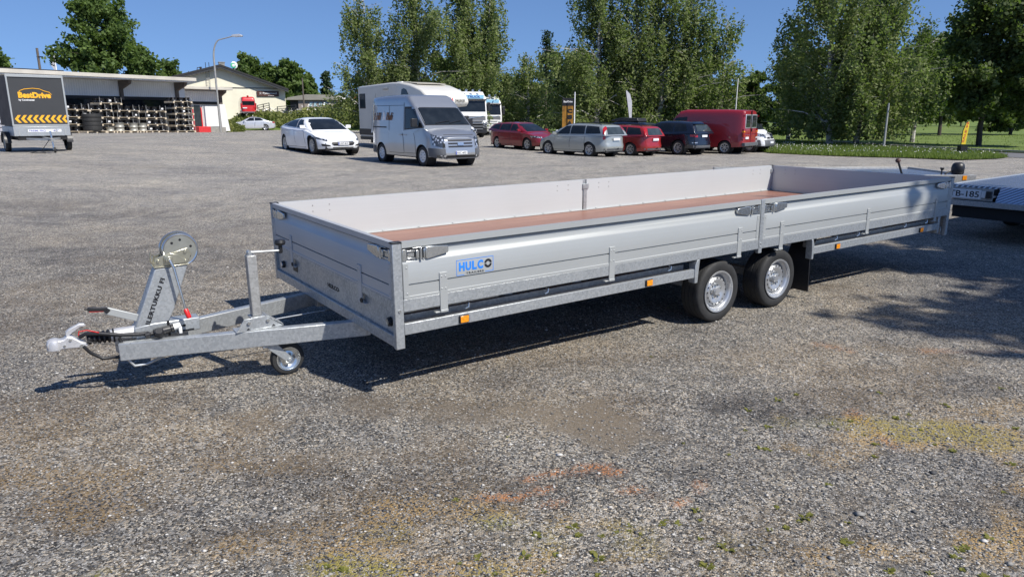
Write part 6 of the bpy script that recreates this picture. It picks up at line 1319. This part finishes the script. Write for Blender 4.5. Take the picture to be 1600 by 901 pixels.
# clover verge: blades and flower heads spread on its triangles
def on_mesh(me, n, seed):
    rs = np.random.RandomState(seed); me.calc_loop_triangles(); co = np.empty(len(me.vertices)*3); me.vertices.foreach_get('co', co); co = co.reshape(-1, 3); tri = np.array([t.vertices[:] for t in me.loop_triangles]); A_, B_, C_ = co[tri[:, 0]], co[tri[:, 1]], co[tri[:, 2]]
    ar = np.linalg.norm(np.cross(B_-A_, C_-A_), axis=1); i = rs.choice(len(tri), n, p=ar/ar.sum()); u, v = rs.uniform(size=(2, n)); f_ = u+v > 1; u[f_], v[f_] = 1-u[f_], 1-v[f_]
    return A_[i]+(B_-A_)[i]*u[:, None]+(C_-A_)[i]*v[:, None]
def blades(name, P, h, w, mt, seed):
    rs = np.random.RandomState(seed); n = len(P); a = rs.uniform(0, 6.28, n); hh = h*rs.uniform(.5, 1.3, n); d = np.stack([np.cos(a), np.sin(a), np.zeros(n)], 1)*w/2; l = rs.normal(0, .35, (n, 3))*hh[:, None]; l[:, 2] = hh
    V = np.stack([P-d, P+d, P+l], 1).reshape(-1, 3); me = bpy.data.meshes.new(name); me.vertices.add(3*n); me.vertices.foreach_set('co', V.ravel()); me.loops.add(3*n); me.polygons.add(n); me.polygons.foreach_set('loop_start', np.arange(0, 3*n, 3)); me.polygons.foreach_set('loop_total', np.full(n, 3)); me.loops.foreach_set('vertex_index', np.arange(3*n))
    me.attributes.new('tone', 'FLOAT', 'FACE').data.foreach_set('value', rs.uniform(0, 1, n).astype(np.float32)); me.materials.append(M[mt]); me.update(calc_edges=True); o = bpy.data.objects.new(name, me); C.objects.link(o); return tag(o, kind='stuff')
P = on_mesh(vme, 60000, 1); blades('verge_grass', P, .17, .035, 'grassblade', 2)
P = on_mesh(vme, 1500, 3); k_ = (np.sin(P[:, 0]*.9)+np.sin(P[:, 1]*1.1+P[:, 0]*.4)) > -.5; P = P[k_]; P[:, 2] += np.random.RandomState(4).uniform(.14, .27, len(P)); me = leaf_mesh('clover', P, .042, 'flower', 1.1, rs=np.random.RandomState(5)); o = bpy.data.objects.new('clover_flowers', me); C.objects.link(o); tag(o, kind='stuff')
P = on_mesh(lme, 150000, 6); P = P[(P[:, 1] < 75)]; blades('lawn_grass', P, .10, .06, 'grassblade', 7)
# ------------------------------------------------------------------ foreground: loose gravel, stones, small weeds
def yz(x, y): return yard_h(np.asarray(x), np.asarray(y))
def stones(name, X, Y, S_, seed, mt, flat=.6):
    rs = np.random.RandomState(seed); n = len(X); base = np.array([(1, 0, 0), (.3, .95, 0), (-.8, .6, 0), (-.8, -.6, 0), (.35, -.9, 0), (.1, .1, 1.), (0, 0, -1)]); F = [(0, 1, 5), (1, 2, 5), (2, 3, 5), (3, 4, 5), (4, 0, 5), (1, 0, 6), (2, 1, 6), (3, 2, 6), (4, 3, 6), (0, 4, 6)]
    V = base[None]*(1+rs.uniform(-.3, .3, (n, 7, 3))); a = rs.uniform(0, 6.28, n); c, s = np.cos(a)[:, None], np.sin(a)[:, None]; x = V[..., 0]*c-V[..., 1]*s; y = V[..., 0]*s+V[..., 1]*c
    s2 = (S_*rs.uniform(.6, 1.4, n)/2)[:, None]; V = np.stack([x*s2*1.2+X[:, None], y*s2+Y[:, None], V[..., 2]*s2*flat+(yz(X, Y)+S_*.12)[:, None]], -1).reshape(-1, 3)
    Fi = (np.array(F)[None]+7*np.arange(n)[:, None, None]).reshape(-1, 3); me = bpy.data.meshes.new(name); me.vertices.add(len(V)); me.vertices.foreach_set('co', V.ravel()); me.loops.add(Fi.size); me.polygons.add(len(Fi)); me.polygons.foreach_set('loop_start', np.arange(0, Fi.size, 3)); me.polygons.foreach_set('loop_total', np.full(len(Fi), 3)); me.loops.foreach_set('vertex_index', Fi.ravel())
    me.attributes.new('tone', 'FLOAT', 'FACE').data.foreach_set('value', np.repeat(rs.uniform(0, 1, n), 10).astype(np.float32)); me.materials.append(M[mt]); me.update(calc_edges=True); o = bpy.data.objects.new(name, me); C.objects.link(o); return o
def stonem():
    m, ns, ls, b = newmat('loose_stone'); a = N(ns, 'ShaderNodeAttribute', attribute_name='tone'); ls.new(ramp(ns, ls, a.outputs['Fac'], [(0, (.05, .05, .052)), (.3, (.14, .137, .13)), (.6, (.26, .25, .23)), (.85, (.36, .33, .28)), (1, (.55, .53, .5))]), b.inputs['Base Color']); b.inputs['Roughness'].default_value = .7; return m
M['stone'] = stonem()
rs = np.random.RandomState(21); n = 52000
r_ = 1.9+8.5*rs.uniform(0, 1, n)**1.3; a_ = rs.uniform(-.75, .75, n); X = r_*np.sin(a_)*1.05; Y = r_*np.cos(a_)
tag(stones('gravel_stones', X, Y, rs.choice([.006, .009, .012, .016], n, p=[.5, .36, .12, .02])*(1+.04*r_), 22, 'stone'), kind='stuff')
big = [(690, 668, .05), (560, 705, .05), (770, 770, .06), (800, 787, .05), (1540, 655, .07), (1430, 796, .09), (1345, 800, .11), (1237, 780, .09), (1100, 732, .06), (1460, 735, .07), (1500, 727, .06), (875, 710, .07), (633, 840, .05), (220, 795, .05), (685, 772, .06), (1160, 850, .05), (1540, 840, .06), (1245, 681, .05), (880, 663, .03), (30, 643, .06), (1580, 876, .07), (455, 880, .06), (1050, 887, .05), (1300, 868, .06), (985, 800, .04), (735, 700, .04)]
for i, (px, py, s_) in enumerate(big):
    g_ = gpx(px, py); st = stones('stone', np.array([g_.x]), np.array([g_.y]), np.array([s_*.42]), 100+i, 'stone', .4)
    tag(st, 'flat grey stone lying on the gravel in the foreground', 'stone', 'larger stones lying on the gravel')
def weed_mesh(seed, nl=9, L=.05):
    rs = np.random.RandomState(seed); m = MB(); cols_ = []
    for k in range(nl):
        a = rs.uniform(0, 6.28); l = L*rs.uniform(.6, 1.2); w = l*.28; h = l*rs.uniform(.15, .7); d = Vector((math.cos(a), math.sin(a), 0)); e = Vector((-d.y, d.x, 0))
        m.add([d*l*.08, d*l*.5+e*w+Vector((0, 0, h*.7)), d*l+Vector((0, 0, h)), d*l*.5-e*w+Vector((0, 0, h*.7)), d*l*.5+Vector((0, 0, h*.55))], [(0, 1, 4), (1, 2, 4), (2, 3, 4), (3, 0, 4)], True)
    me = m.mesh('weed', 'weed'); me.attributes.new('tone', 'FLOAT', 'FACE').data.foreach_set('value', np.repeat(rs.uniform(0, 1, nl), 4).astype(np.float32)); return me
WM = [weed_mesh(s_) for s_ in range(5)]+[weed_mesh(9, 26, .035), weed_mesh(10, 34, .04)]
spots = [(795, 683), (713, 779), (840, 835), (745, 870), (895, 822), (905, 835), (928, 862), (935, 872), (965, 830), (985, 820), (1003, 833), (940, 836), (775, 895), (935, 898), (850, 892), (720, 878), (1042, 812), (1060, 818), (1035, 818), (985, 828), (870, 866), (820, 868), (1100, 880), (1108, 882), (1140, 856), (1130, 850), (1095, 840), (1095, 812), (1090, 797), (1140, 708), (1200, 700), (1190, 698), (1215, 792), (1250, 812), (1267, 802), (1258, 806), (1322, 840), (1325, 845), (1325, 812), (1390, 888), (1395, 886), (1230, 822), (1205, 825), (1295, 756), (1265, 708), (1350, 675), (1370, 690), (1368, 710), (1400, 650), (1420, 645), (1430, 682), (1475, 628), (1485, 632), (1565, 605), (1375, 612), (1245, 616), (1215, 625), (1200, 664), (1170, 640), (1300, 660), (1310, 668), (1462, 690), (1490, 700), (1500, 855), (1510, 850), (1535, 840), (1548, 836), (1495, 865), (1580, 842), (1505, 885), (1455, 890), (1570, 765), (1580, 720), (530, 885), (540, 888), (512, 882), (520, 890), (1018, 556), (1045, 480), (150, 898), (1070, 690), (1590, 664), (1440, 668), (1330, 655), (1165, 670), (1575, 895), (1540, 897)]
for i, (px, py) in enumerate(spots):
    g_ = gpx(px, py); me = WM[i % len(WM)]; o = bpy.data.objects.new('weed', me); C.objects.link(o); o.location = (g_.x, g_.y, float(yz(g_.x, g_.y))); o.rotation_euler.z = random.uniform(0, 6); s_ = random.uniform(.25, .65); o.scale = (s_, s_, s_*.6)
    tag(o, 'tiny yellow-green weed growing through the gravel', 'weed', 'small weeds growing in the gravel')
